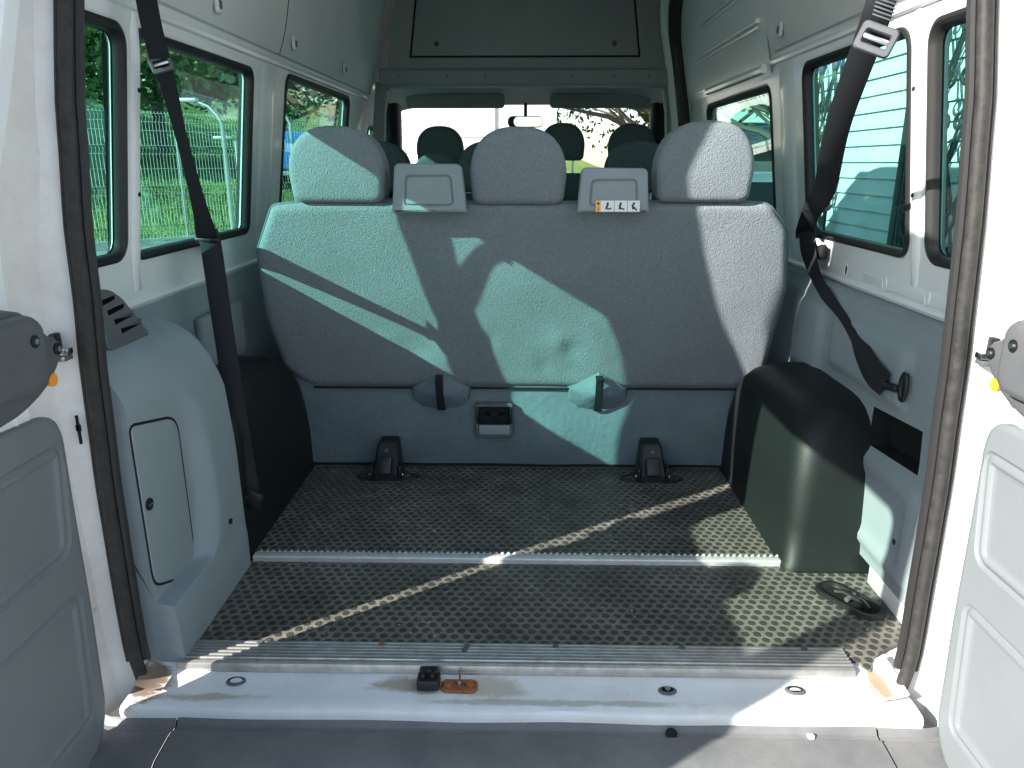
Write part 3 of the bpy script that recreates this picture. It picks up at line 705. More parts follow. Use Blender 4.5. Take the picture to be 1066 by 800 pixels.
m = MB(); m.tube([p + Vector((-.03, .05, .03)) for p in fp], .035, linerg, 12); part(m, 'door_frame', sdr)

# ---- rear doors
def rear_door(s):
    d = empty('rear_door'); d.parent = van; d.matrix_parent_inverse = Matrix.Translation(-VL)
    YEND = -.985
    m = MB(); Zs = [-.16, -.12, -.06, 0, .15, .3, .45, .6, .7, .76, .80, .9, 1.0, 1.1, 1.2, 1.3, 1.36, 1.5, 1.65, 1.8, 1.86]
    wy0, wy1, wz0, wz1 = -.245, -.915, .80, 1.30
    Wd = rr(wy1, wy0, wz0, wz1, .055)
    outl = [(YE(z), z) for z in Zs if True] + [(YEND, z) for z in reversed(Zs)]
    # round the bottom corners: inner skin set back from the outer skin, as on the real pressing
    inn = [(YE(z) - (.055 * (1 - sm(-.16, -.02, z))), z) for z in Zs] + [(YEND + .03, z) for z in reversed(Zs)]
    fi = lambda a, b: (CX + s * DI(b), a, b)
    fo = lambda a, b: (CX + s * (DI(b) + .060), a, b)
    cb = [.8, .985, 1.24, 1.4]
    sheet(m, inn, [off(Wd, -.012)], fi, paint, (), cb); sheet(m, outl, [Wd], fo, paint, (), cb)
    m.loft([[fi(a, b) for a, b in inn], [(CX + s * (DI(b) + .012), a, b) for a, b in off(inn, -.006)], [(CX + s * (DI(b) + .045), a, b) for a, b in off(outl, .002)], [fo(a, b) for a, b in outl]], paint)
    m.loft([[fi(a, b) for a, b in off(Wd, -.012)], [(CX + s * (DI(b) + .008), a, b) for a, b in off(Wd, -.003)], [fo(a, b) for a, b in Wd]], paint)
    # pressed rib near the hinge edge and stiffening dish above the trim
    m.tube([(CX + s * (DI(z) + .001), YE(z) - .035, z) for z in [lerp(.0, 1.8, i / 30) for i in range(31)]], .005, paint, 6)
    body = part(m, 'door_shell', d)
    m = MB(); gl = off(Wd, .002)
    sheet(m, gl, [], lambda a, b: (CX + s * (DI(b) + .052), a, b), doorglass); sheet(m, gl, [], lambda a, b: (CX + s * (DI(b) + .057), a, b), doorglass)
    g = part(m, 'door_window', d)
    m = MB()
    m.loft([[(CX + s * (DI(b) + dd), a, b) for a, b in off(Wd, ins)] for ins, dd in ((-.004, .004), (.004, -.004), (.014, -.002), (.022, .010), (.024, .0515))], rubber); part(m, 'rubber_seal', g)
    # wiper motor cover under the glass
    m = MB(); cushion(m, smooth_loop(resample([(-.50, .77), (-.64, .77), (-.64, .86), (-.58, .895), (-.52, .87)], .08), 1), .02, .055, lambda a, b, h: (CX + s * (DI(b) + .03 - h), a, b), brackm, 4, 2); part(m, 'wiper_motor_cover', d)
    # trim panel with two pressed fields
    T = smooth_loop(resample([(-.093, .41), (-.088, .555), (-.112, .592), (-.25, .600), (-.93, .60), (-.93, -.10), (-.28, -.105), (-.150, -.075), (-.108, -.015), (-.096, .21)], .09), 2)
    T = [(a - .030, b) for a, b in T]
    f1 = rr(-.88, -.125, .335, .540, .030, 5); f1 = [(a - .03 * (1 - (b - .335) / .205) * (a > -.5), b) for a, b in f1]
    f2 = rr(-.88, -.150, .000, .262, .030, 5); f2 = [(a - .025 * (1 - b / .262) * (a > -.5), b) for a, b in f2]
    m = MB(); place = lambda a, b, h: (CX + s * (DI(b) - h), a, b)
    m.loft([[place(a, b, h) for a, b in off(T, o_)] for o_, h in ((0, -.002), (.0, .006), (.002, .010), (.006, .0125), (.012, .0135))], doorcard)
    inner = off(T, .012); fs = [f1, f2]
    sheet(m, inner, fs, lambda a, b: place(a, b, .0135), doorcard)
    for f in fs:
        m.loft([[place(a, b, h) for a, b in off(f, o_)] for o_, h in ((0, .0135), (.003, .0100), (.007, .0085), (.011, .0110), (.014, .0130), (.018, .0138), (.022, .0125), (.026, .0085), (.032, .0075))], doorcard)
        sheet(m, off(f, .032), [], lambda a, b: place(a, b, .0075), doorcard)
    part(m, 'trim_panel', d, 30)
    # check-strap bracket (dark plastic), bolts, orange stop, latch stub
    m = MB(); B = smooth_loop(resample([(-.104, .715), (-.100, .690), (-.125, .662), (-.165, .636), (-.225, .618), (-.45, .60), (-.45, .78), (-.235, .790), (-.170, .772), (-.135, .728)], .045), 1)
    cushion(m, B, .010, .026, place, brackm, 4, 3)
    cushion(m, rr(-.42, -.175, .655, .775, .035), .016, .055, place, brackm, 4, 2)
    br = part(m, 'door_check_bracket', d)
    for y, z, h in ((-.118, .700, .026), (-.212, .735, .054)):
        m = MB(); m.tube([place(y, z, h - .002), place(y, z, h + .003)], .010, blackpl, 14); m.tube([place(y, z, h + .002), place(y, z, h + .0055)], .005, steel, 8); part(m, 'bolt', br)
    m = MB(); c0 = YE(.65) + .038
    m.tube([place(c0, .652, 0), place(c0, .652, .022)], .0095, orange, 14); m.tube([place(c0, .652, .019), place(c0, .652, .026)], .0115, orange, 14); m.tube([place(c0, .652, -.02), place(c0, .652, .003)], .013, blackpl, 12)
    st = part(m, 'door_stop', d)
    m = MB(); y0 = -.075
    m.box((CX + s * .800, y0, .685), (.030, .020, .012), steel, .003); m.box((CX + s * .805, y0 + .005, .672), (.026, .026, .010), brackm, .003); m.box((CX + s * .815, y0 + .01, .700), (.012, .02, .03), blackpl, .003)
    part(m, 'hinge_link', d)
    return d
rear_door(-1); rear_door(1)

# ------------------------------------------------------------------ rear bench
bench = empty('rear_bench_seat', (0, .98, 0), 'grey fabric three-seat rear bench filling the width of the van, nearest the open doors', 'bench seat')
def bp_(mb, name, parent=None, smooth=45, label=None):
    o = mb.build(name, None, smooth)
    if parent is None: o.parent = bench; o.matrix_parent_inverse = Matrix.Translation((0, -.98, 0))
    else: o.parent = parent
    if label: o['label'] = label
    return o
TOPC = .300
def SY(z): return 1.11 - TOPC * z
mb = MB()
O = [(-.690, .288), (-.772, .353), (-.798, .54), (-.785, .75), (-.715, .885), (-.60, .897), (.0, .893), (.62, .897), (.715, .890), (.780, .815), (.815, .64), (.806, .50), (.800, .36), (.790, .288)]
O = smooth_loop(resample(O, .04), 2)
def bplace(a, b, h):
    dent = 0
    if h > .14:
        for (cx, cz, w, amp) in ((-.35, .44, .03, .006), (.13, .46, .035, -.010), (-.32, .42, .024, .005), (-.44, .455, .024, -.005), (.08, .37, .025, .006), (.165, .435, .022, .008), (-.1, .46, .03, .006), (.45, .40, .06, -.006), (.30, .47, .03, .007), (-.60, .36, .05, .006), (.66, .38, .05, .006), (.33, .40, .05, .007), (-.15, .82, .10, .008), (.16, .80, .10, .008), (-.257, .36, .09, -.010), (.26, .36, .09, -.010), (-.55, .6, .25, -.008), (.6, .6, .2, -.008), (0, .65, .25, -.008)):
            dent += amp * math.exp(-((a - cx) ** 2 + (b - cz) ** 2) / (w * w))
    return (a, SY(b) + .16 - h + dent, b - .01 * 0)
cushion(mb, O, .030, .16, bplace, fabric, 7, 16, wob=.005, seed=2)
back = bp_(mb, 'backrest')
m = MB(); m.tube([bplace(a, b, .135) for a, b in off(O, -.001)], .0035, plainf, 6, closed=True); bp_(m, 'piping', back)
m = MB(); m.box((.01, 1.30, .37), (1.50, .52, .13), fabric, .045, 4); bp_(m, 'seat_cushion')
mb = MB()   # lower skirt
def sk(u, v):
    x0 = -.765; x1 = .80; x = lerp(x0, x1, u); z = lerp(.330, .004, v)
    y = 1.040 - .018 * math.sin(v * 2.4) + .007 * noise.noise(Vector((x * 3.5, z * 5, 1))) - .012 * math.exp(-((x - .10) ** 2 + (z - .10) ** 2) / .006) * 1
    return (x, y, z)
mb.grid(sk, 60, 20, plainf)
skirt = bp_(mb, 'skirt')
m = MB(); m.tube([Vector(sk(u / 30, .97)) + Vector((0, -.004, 0)) for u in range(31)], .005, gapm, 6)
m.tube([Vector((lerp(-.68, .77, u / 30), SY(.292) - .001, .288)) for u in range(31)], .0035, gapm, 6); bp_(m, 'hem', skirt)
for cx in (-.257, .260):   # pulled tabs of cover over the seat-frame straps
    m = MB()
    T3 = [(cx - .100, .292, .002), (cx - .098, .250, .006), (cx - .070, .218, .008), (cx, .208, .010), (cx + .070, .218, .008), (cx + .098, .250, .006), (cx + .100, .292, .002), (cx + .050, .325, .0), (cx, .358, .0), (cx - .050, .325, .0)]
    L = [[(a, SY(b) + .012 - h, b) for a, b, h in T3]]
    for k in (.92, .55, .16):
        L.append([(cx + (a - cx) * k, SY(lerp(.285, b, k)) - .008 - (1 - k) * .042 - h, lerp(.285, b, k)) for a, b, h in T3])
    m.loft(L, plainf, cap1=True)
    o = bp_(m, 'strap_cover', smooth=25)
    m = MB(); m.tube([(cx, SY(.35) - .022, .342), (cx, SY(.33) - .052, .335), (cx, SY(.28) - .056, .285), (cx, SY(.22) - .035, .216), (cx, SY(.22) - .02, .213)], 0, webbing, flat=(.0125, .002), up=(0, 1, .2))
    bp_(m, 'strap', o)
m = MB(); F = rr(-.145, -.018, .120, .240, .012); y = 1.006
m.loft([[(a, y + d, b) for a, b in off(F, o_)] for o_, d in ((.0, .012), (.0, .0), (.003, -.004), (.010, -.004), (.013, .0), (.013, .03))], brackm)
m.loft([[(a, y + .012, b) for a, b in off(F, .013)], [(a, y + .011, b) for a, b in off(F, .03)]], gapm, cap1=True)
m.box((-.081, y - .004, .149), (.104, .012, .034), seatpl, .004)
m.box((-.136, y - .004, .20), (.010, .010, .06), blackpl, .003); m.box((-.027, y - .004, .20), (.010, .010, .06), blackpl, .003)
bp_(m, 'release_handle')
for cx in (-.433, .437):   # floor latches
    m = MB(); E_ = [(cx + .105 * math.cos(q), .935 + .038 * math.sin(q)) for q in [2 * math.pi * k / 32 for k in range(32)]]
    m.loft([[(a, b, z) for a, b in off(E_, o_)] for o_, z in ((0, .003), (.001, .008), (.006, .011), (.010, .010), (.012, .0075))], rubber)
    m.loft([[(a, b, z) for a, b in off(E_, o_)] for o_, z in ((.012, .0075), (.022, .0065))], studm, cap1=True)
    o = bp_(m, 'latch_base')
    m = MB()
    sec = lambda wd, y0, y1, z: [(cx - wd, y0, z), (cx - wd + .006, y0 - .006, z), (cx + wd - .006, y0 - .006, z), (cx + wd, y0, z), (cx + wd, y1, z), (cx - wd, y1, z)]
    m.loft([sec(.043, .905, 1.0, .006), sec(.043, .905, 1.0, .030), sec(.041, .915, 1.0, .042), sec(.036, .940, 1.01, .080), sec(.033, .955, 1.02, .108), sec(.028, .965, 1.02, .118)], blackpl, cap0=True, cap1=True)
    m.box((cx - .001, .902, .060), (.048, .030, .060), blackpl, .008, 2, Matrix.Rotation(R(-24), 3, 'X'))
    for sx in (-.046, .046): m.box((cx + sx, .925, .030), (.012, .050, .052), blackpl, .005)
    m.tube([(cx - .055, .918, .022), (cx + .055, .918, .022)], .006, steel, 8)
    m.tube([(cx, .944, .096), (cx, .937, .098)], .006, brackm, 10)
    bp_(m, 'floor_latch', smooth=30)
def head_loop(cx, w, z0, z1):
    P = [(cx - w * .80, z0), (cx - w * .95, z0 + .012)]
    for k in range(0, 25):
        t = math.pi * (1 - k / 24); P.append((cx + w * 1.0 * math.copysign(abs(math.cos(t)) ** .80, math.cos(t)), z0 + (z1 - z0) * .36 + (z1 - z0) * .64 * math.sin(t) ** .88))
    P += [(cx + w * .95, z0 + .012), (cx + w * .80, z0)]
    return smooth_loop(resample(P, .02), 2)
for cx, w, z0, z1, lab in ((-.512, .1355, .892, 1.100, None), (-.002, .1355, .889, 1.098, None), (.518, .1355, .895, 1.113, 'headrest in direct sun')):
    m = MB(); lp = head_loop(cx, w, z0, z1)
    cushion(m, lp, .022, .115, lambda a, b, h: (a, .940 - h - .10 * (b - .9), b), fabric, 6, 8, dome=.006, wob=.0015, seed=cx * 7)
    h = bp_(m, 'headrest')
    m = MB()
    for dx in (-.055, .07):
        m = MB(); m.tube([(cx + dx, .895, .87), (cx + dx, .890, .93)], .006, steel, 8); m.tube([(cx + dx, .888, .885), (cx + dx, .886, .904)], .015, blackpl, 10); bp_(m, 'headrest_post', h)
    m = MB(); m.tube([(a, .940 - .092 - .10 * (b - .9), b) for a, b in off(lp, .0035)], .003, plainf, 6, closed=True); bp_(m, 'piping', h)
for cx, w0, w1, zt in ((-.249, .105, .092, 1.001), (.262, .100, .090, .990)):
    m = MB(); P = [(cx - w0, .868), (cx + w0, .868), (cx + w1, zt - .002), (cx - w1, zt)]
    n = 5; q = []
    for i, p in enumerate(P):
        a = Vector(P[i - 1]); b = Vector(p); c_ = Vector(P[(i + 1) % 4]); r_ = .016 if i > 1 else .003
        s0 = b + (a - b).normalized() * r_; s1 = b + (c_ - b).normalized() * r_
        for k in range(n + 1):
            t = k / n; q.append(tuple((s0.lerp(b, t)).lerp(b.lerp(s1, t), t)))
    bpl = lambda a, b, h: (a, .875 - h - .05 * (b - .87), b)
    cushion(m, q, .008, .085, bpl, seatpl, 4, 0) if False else None
    ob = off(q, .0)
    m.loft([[bpl(a, b, 0) for a, b in off(q, .004)]] + [[bpl(a, b, .077 + .008 * math.sin(R(t))) for a, b in off(q, .008 * (1 - math.cos(R(t))))] for t in (0, 30, 60, 90)], seatpl, cap0=True)
    I = rr(cx - w1 * .70, cx + w1 * .70, .885, zt - .030, .014); I = [(cx + (a - cx) * lerp(1.10, 1.0, (b - .885) / .09), b) for a, b in I]
    sheet(m, off(q, .008), [I], lambda a, b: bpl(a, b, .085), seatpl)
    m.loft([[bpl(a, b, h) for a, b in off(I, o_)] for o_, h in ((0, .085), (.002, .0815), (.004, .0800), (.006, .083), (.008, .0855))], seatpl, cap1=True)
    bx = bp_(m, 'belt_box', smooth=30)
    if cx > 0:   # safety sticker: orange warning field and three pictogram panels
        m = MB(); Z0, Z1 = .872, .902
        m.box((cx + .012, .7885, (Z0 + Z1) / 2), (.122, .0012, Z1 - Z0), stick_w)
        m.box((cx - .042, .7880, (Z0 + Z1) / 2), (.014, .0016, Z1 - Z0), stick_o)
        for k in range(3):
            x = cx - .016 + k * .036
            m.box((x + .0185, .7880, (Z0 + Z1) / 2), (.0012, .0014, Z1 - Z0), brackm)
            m.tube([(x, .7876, Z1 - .008), (x, .7870, Z1 - .008)], .0036, stick_k, 8)
            m.box((x - .002, .7876, Z0 + .013), (.006, .0012, .013), stick_k, rot=Matrix.Rotation(R(20 - 18 * k), 3, 'Y'))
            m.box((x + .005, .7876, Z0 + .008), (.011, .0012, .004), stick_k, rot=Matrix.Rotation(R(-14 + 30 * k), 3, 'Y'))
        m.box((cx - .042, .7868, Z0 + .008), (.002, .0012, .009), stick_k); m.box((cx - .042, .7868, Z0 + .022), (.007, .0012, .006), stick_k, rot=Matrix.Rotation(R(45), 3, 'Y'))
        bp_(m, 'warning_sticker', bx)

# ------------------------------------------------------------------ seats further forward
def seat_row_thing(x, y, w, ztop, mt, label, backw=.24, shoulder=.86):
    s_ = empty('passenger_seat', (x, y + .15, 0), label, 'seat', 'seats ahead of the rear bench')
    def sp(mb, name, par=None):
        o = mb.build(name, None, 45); o.parent = par or s_
        return o
    m = MB(); lp = head_loop(0, w, ztop - .195, ztop)
    cushion(m, lp, .03, .11, lambda a, b, h: (a, -.04 - h + .0, b), mt, 5, 5, dome=.006); sp(m, 'headrest')
    m = MB(); O2 = rr(-backw, backw, .30, shoulder, .07); cushion(m, O2, .03, .13, lambda a, b, h: (a, .13 - h - .22 * (b - .4), b), mt, 5, 4, dome=.006); sp(m, 'backrest')
    m = MB(); m.box((0, .26, .33), (2 * backw * .95, .50, .14), mt, .04, 3); sp(m, 'seat_cushion')
    m = MB(); m.box((0, .22, .13), (.34, .34, .26), blackpl, .02); sp(m, 'seat_base')
    for dx in (-.06, .06):
        m = MB(); m.tube([(dx, -.07, shoulder - .04), (dx, -.07, ztop - .16)], .006, steel, 8); sp(m, 'headrest_post')
    return s_
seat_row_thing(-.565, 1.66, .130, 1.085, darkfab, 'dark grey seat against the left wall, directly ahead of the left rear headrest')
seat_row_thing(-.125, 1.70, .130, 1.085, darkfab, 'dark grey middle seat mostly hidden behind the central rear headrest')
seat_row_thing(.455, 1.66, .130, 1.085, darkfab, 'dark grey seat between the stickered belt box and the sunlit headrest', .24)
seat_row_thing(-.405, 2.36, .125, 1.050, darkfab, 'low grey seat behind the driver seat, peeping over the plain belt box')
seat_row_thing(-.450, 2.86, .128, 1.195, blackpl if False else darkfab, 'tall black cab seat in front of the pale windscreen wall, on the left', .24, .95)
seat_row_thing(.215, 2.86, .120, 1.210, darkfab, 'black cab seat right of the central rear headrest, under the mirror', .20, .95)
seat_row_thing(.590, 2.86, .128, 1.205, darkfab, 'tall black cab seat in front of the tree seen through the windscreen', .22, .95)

# ------------------------------------------------------------------ seat belts
def ribbon(mb, pts, hw, ups, th=.0012, n=8):
    P = cr(pts, n); U = cr(ups, n); W = [p.x for p in cr([(h_, 0, 0) for h_ in hw], n)]
    mb.tube(P, 0, webbing, flat=(W, th), up=[u.normalized() for u in U])
def buckle(mb, c, rot, sc=1.0):
    c = Vector(c); lp = rr(-.032, .032, -.024, .024, .009); ip = rr(-.021, .021, -.010, .010, .003)
    pl = lambda a, b, h: tuple(c + rot @ Vector((a * sc, -h * sc, b * sc)))
    mb.loft([[pl(a, b, h) for a, b in lp_] for lp_, h in ((off(lp, .003), -.006), (lp, -.002), (lp, .003), (off(lp, .003), .007), (off(ip, -.003), .007), (ip, .003), (ip, -.006))], brackm)
    mb.box(c + rot @ Vector((0, -.003 * sc, 0)), (.044 * sc, .005 * sc, .009 * sc), steel, .002, 2, rot)
lb = empty('seat_belt', (-.75, .30, 1.6), 'black seat belt hanging across the left side window, tongue low beside the storage hatch', 'seat belt', 'seat belts hanging at the rear')
LB = Matrix.Translation((.75, -.30, -1.6))
def bpart(m, name, par, M):
    o = m.build(name, None, 40); o.parent = par; o.matrix_parent_inverse = M; return o
m = MB()
ribbon(m, [(-.755, .32, 1.62), (-.757, .34, 1.33), (-.762, .375, 1.225), (-.772, .425, 1.165), (-.780, .482, 1.044), (-.790, .555, .890), (-.800, .600, .815)],
       [.021, .021, .021, .022, .022, .023, .026], [(.15, -1, .2), (.15, -1, .2), (.3, -1, .2), (.9, -.55, .1), (1, -.2, .0), (.9, -.5, 0), (.2, -1, 0)])
ribbon(m, [(-.800, .606, .835), (-.790, .595, .790), (-.762, .545, .60), (-.728, .49, .36), (-.700, .455, .175), (-.694, .448, .155)],
       [.025, .026, .025, .024, .022, .020], [(.35, -1, 0), (.35, -1, 0), (.4, -1, 0), (.5, -1, 0), (.6, -1, 0), (.6, -1, 0)])
bpart(m, 'webbing', lb, LB)
m = MB(); buckle(m, (-.764, .385, 1.205), Matrix.Rotation(R(22), 3, 'Z') @ Matrix.Rotation(R(-18), 3, 'Y'), .72); bpart(m, 'adjuster', lb, LB)
m = MB()
L = []
for k, (c, r_) in enumerate((((-.800, .600, .812), .014), ((-.815, .66, .808), .016), ((-.84, .74, .803), .022), ((-.862, .80, .800), .028), ((-.885, .84, .79), .030), ((-.925, .86, .775), .022))):
    L.append([(c[0] + r_ * .5 * math.cos(q), c[1], c[2] + r_ * math.sin(q)) for q in [2 * math.pi * j / 14 for j in range(14)]])
m.loft(L, blackpl, cap0=True, cap1=True); m.box((-.800, .597, .812), (.062, .010, .012), blackpl, .004); bpart(m, 'belt_guide', lb, LB)
m = MB(); m.box((-.694, .442, .156), (.052, .014, .050), blackpl, .005, 2, Matrix.Rotation(R(25), 3, 'Y')); m.box((-.714, .437, .146), (.010, .016, .056), blackpl, .003, 2, Matrix.Rotation(R(20), 3, 'Y')); bpart(m, 'belt_tongue', lb, LB)

rb = empty('seat_belt', (.66, .06, 1.6), 'black seat belt slung diagonally over the right side window, grey adjuster near the roof', 'seat belt', 'seat belts hanging at the rear')
RB = Matrix.Translation((-.66, -.06, -1.6))
m = MB()
ribbon(m, [(.672, .06, 1.62), (.636, .08, 1.36), (.622, .10, 1.235), (.660, .30, 1.08), (.755, .58, .94), (.845, .89, .865), (.895, 1.06, .80), (.898, 1.07, .775)],
       [.024, .024, .024, .025, .027, .028, .028, .024], [(-.3, -1, 0), (-.3, -1, 0), (-.35, -1, 0), (-.5, -1, 0), (-.5, -1, 0), (-.6, -1, 0), (-.6, -1, 0), (-.6, -1, 0)])
ribbon(m, [(.895, 1.04, .80), (.890, .99, .735), (.880, .85, .66), (.868, .62, .60), (.858, .42, .535), (.856, .34, .515)],
       [.026, .026, .020, .012, .022, .024], [(-.8, -.8, 0), (-.8, -.7, 0), (-.9, -.4, .1), (-.4, -.2, 1), (-1, -.1, .1), (-1, -.1, .1)])
ribbon(m, [(.865, .36, .50), (.862, .42, .515), (.864, .50, .545), (.868, .58, .585)], [.026, .030, .024, .010], [(-1, 0, .3)] * 4)
bpart(m, 'webbing', rb, RB)
m = MB(); buckle(m, (.6235, .088, 1.205), Matrix.Rotation(R(-20), 3, 'Z') @ Matrix.Rotation(R(22), 3, 'Y'), 1.0)
for k in range(9): m.box((.6255 + .0008 * k, .0785, 1.238 + .0062 * k), (.036, .003, .0028), brackm, .001, 1, Matrix.Rotation(R(-20), 3, 'Z') @ Matrix.Rotation(R(22), 3, 'Y'))
bpart(m, 'adjuster', rb, RB)
m = MB(); m.tube([(.868 + .035 * math.cos(q), .91 + .01 * math.sin(q), .880 + .012 * math.sin(q)) for q in [2 * math.pi * k / 16 for k in range(16)]], .006, blackpl, 8, closed=True)
bpart(m, 'belt_ring', rb, RB); m = MB(); m.tube([(.93, 1.02, .755), (.91, 1.0, .765)], .016, steel, 12); m.box((.925, 1.0, .74), (.03, .07, .045), blackpl, .01); bpart(m, 'belt_guide', rb, RB)
m = MB(); m.box((.862, .325, .508), (.02, .060, .018), blackpl, .006, 2, Matrix.Rotation(R(-8), 3, 'X')); m.tube([(.868, .285 + .012 * math.cos(q), .520 + .030 * math.sin(q)) for q in [2 * math.pi * k / 14 for k in range(14)]], .006, blackpl, 8, closed=True); bpart(m, 'belt_tongue', rb, RB)

# ------------------------------------------------------------------ outside
GZ = -.66
asph = mat('pale_concrete', (.30, .295, .28), .9, .2, var=(3, (.36, .35, .335), 1), bump=(80, .4, .01))
gravelm = mat('gravel', (.32, .32, .30), .95, .2, var=(9, (.20, .20, .185), 1), bump=(40, .8, .03))
grassm = mat('grass', (.15, .24, .06), .9, .2, var=(1.6, (.24, .30, .10), 1), bump=(12, .9, .1), wear=(.7, (.035, .07, .02), .5, .7))
leafm = mat('leaves', (.11, .175, .05), .7, .2, var=(1.1, (.19, .25, .08), 1))
leafy = mat('spring_leaves', (.16, .19, .05), .7, .2, var=(1.4, (.10, .13, .035), 1))
barkm = mat('bark', (.12, .10, .08), .9, .2, bump=(20, .6, .02))
galv = mat('galvanised_steel', (.33, .35, .35), .5, .4, metal=.3)
wirem = mat('coated_fence_wire', (.60, .64, .62), .5, .4)
sidingm = mat('pale_siding', (.66, .68, .66), .6, .3, var=(4, (.60, .62, .60), 1))
ironm = mat('wrought_iron', (.03, .032, .032), .6, .3)
def card(n_name, co, sx, sy, z, m_): pass
m = MB(); sheet(m, [(-150, -150), (150, -150), (150, 150), (-150, 150)], [], lambda a, b: (a, b, GZ), asph); tag(m.build('ground'), kind='structure')
# grassy bank on the left behind the fence
FA, FB = Vector((-13.5, 9.0)), Vector((-5.4, 19.0)); fd = (FB - FA).normalized(); fn_ = Vector((-fd.y, fd.x))
def bank(u, v):
    p = FA - fd * 22 + fd * (60 * u) + fn_ * (.25 + 34 * v ** 1.3)
    h = 5.6 * sm(.0, .9, v) + .6 * noise.noise(Vector((p.x * .2, p.y * .2, 0))) * min(1, v * 6) + .10 * noise.noise(Vector((p.x * 1.7, p.y * 1.7, 2)))
    return (p.x, p.y, GZ + .02 + h)
m = MB(); m.grid(bank, 70, 36, grassm); tag(m.build('hill'), kind='structure')
m = MB(); 
def gb(u, v):
    p = FA - fd * 22 + fd * (60 * u) - fn_ * (3.2 * v - .4); return (p.x, p.y, GZ + .006 + .03 * noise.noise(Vector((p.x * 3, p.y * 3, 0))) + .03)
m.grid(gb, 50, 6, gravelm); tag(m.build('path'), kind='structure')
# welded mesh fence with folded ribs
fence = empty('mesh_fence', (FA.x, FA.y, GZ), 'pale welded wire mesh fence with folded ribs on grassy bank', 'fence', rz=math.atan2(fd.y, fd.x))
FH = 2.75; LEN = 27.0; X0 = -11
def fold(z):
    for zc in (.25, 1.10, 1.95, 2.62):
        d = abs(z - zc)
        if d < .09: return -.07 * (1 - d / .09)
    return 0
m = MB(); zs = []
for zc in (.25, 1.10, 1.95, 2.62): zs += [zc - .09, zc, zc + .09]
zs = [0.03] + zs + [FH]
r_ = .0042
for i in range(int(LEN / .075)):
    x = X0 + i * .075; V = []; F = []
    for z in zs:
        y = fold(z); V += [(x - r_, y, z), (x + r_, y, z), (x, y - r_, z)]
    for k in range(len(zs) - 1):
        a = 3 * k; F += [(a, a + 1, a + 4, a + 3), (a + 1, a + 2, a + 5, a + 4), (a + 2, a, a + 3, a + 5)]
    m.add(V, F, wirem)
for z in (.16, .34, .7, 1.01, 1.19, 1.55, 1.86, 2.04, 2.35, 2.53, 2.71):
    m.box((X0 + LEN / 2, -.006, z), (LEN, .010, .010), wirem)
o = m.build('mesh_panel', fence)
for k in range(11):
    m = MB(); x = X0 + .02 + k * 2.5
    m.box((x, .03, 1.42), (.05, .05, 2.84), galv, .004); m.build('post', fence)
# trees on the bank
def leaf_cloud(m, cen, rad, n, size, mt, rnd):
    V = []; F = []
    clumps = []
    for _ in range(max(6, n // 60)):
        d = Vector((rnd.gauss(0, 1), rnd.gauss(0, 1), rnd.gauss(0, 1))).normalized() * rnd.uniform(.35, 1.0)
        clumps.append((Vector((d.x * rad[0], d.y * rad[1], d.z * rad[2])), rnd.uniform(.16, .34)))
    for i in range(n):
        c, r0 = clumps[rnd.randrange(len(clumps))]; R0 = r0 * sum(rad) / 3
        p = Vector(cen) + c + Vector((rnd.gauss(0, .5), rnd.gauss(0, .5), rnd.gauss(0, .42))) * R0
        a = Vector((rnd.gauss(0, 1), rnd.gauss(0, 1), rnd.gauss(0, 1))).normalized(); b = a.orthogonal().normalized(); s_ = size * rnd.uniform(.6, 1.3)
        k = len(V); V += [tuple(p - a * s_), tuple(p + b * s_ * .55), tuple(p + a * s_), tuple(p - b * s_ * .55)]; F.append((k, k + 1, k + 2, k + 3))
    m.add(V, F, mt)
def tree(name, x, y, z, h, rad, label, mt, n=2200, size=.16, seed=1, group='trees on the bank', bare=False, cat='tree'):
    rnd = random.Random(seed); t = empty(name, (x, y, z), label, cat, group)
    m = MB(); tr = h * .045
    m.tube([(0, 0, -.3), (rnd.uniform(-.1, .1), 0, h * .25), (rnd.uniform(-.2, .2), rnd.uniform(-.2, .2), h * .55), (rnd.uniform(-.2, .2), 0, h * .9)], [tr, tr * .8, tr * .5, tr * .12], barkm, 8)
    for k in range(26 if bare else 9):
        a = rnd.uniform(0, 6.28); z0 = h * rnd.uniform(.25, .75); l = rad[0] * rnd.uniform(.6, 1.1)
        p1 = (math.cos(a) * l * .5, math.sin(a) * l * .5, z0 + h * .10); p2 = (math.cos(a) * l, math.sin(a) * l, z0 + h * rnd.uniform(.14, .26))
        m.tube([(0, 0, z0), p1, p2], [tr * .35, tr * .2, tr * .05], barkm, 6)
        if bare:
            for j in range(5):
                b = a + rnd.uniform(-.9, .9); q = Vector(p1).lerp(Vector(p2), rnd.random()); m.tube([tuple(q), tuple(q + Vector((math.cos(b) * l * .35, math.sin(b) * l * .35, h * rnd.uniform(.02, .13))))], [tr * .10, tr * .03], barkm, 4)
    m.build('trunk', t)
    m = MB(); leaf_cloud(m, (0, 0, h * .62), rad, n, size, mt, rnd); m.build('crown', t)
    return t
def onbank(a, b):
    p = FA + fd * a + fn_ * b; v = max(0, (b - .25) / 34) ** (1 / 1.3); return p.x, p.y, GZ + 5.6 * sm(0, .9, v)
labs = ['dense round tree on the bank seen through the small rear window', 'broad leafy tree behind the fence at the left edge of the large window', 'taller leafy tree behind the fence in the middle of the large window', 'bushy tree high on the bank behind the lamp post',
        'dark leafy tree at the right edge of the large window', 'dense tree beyond the blue tarpaulin', 'low spreading tree above the truck', 'leafy tree highest on the bank']
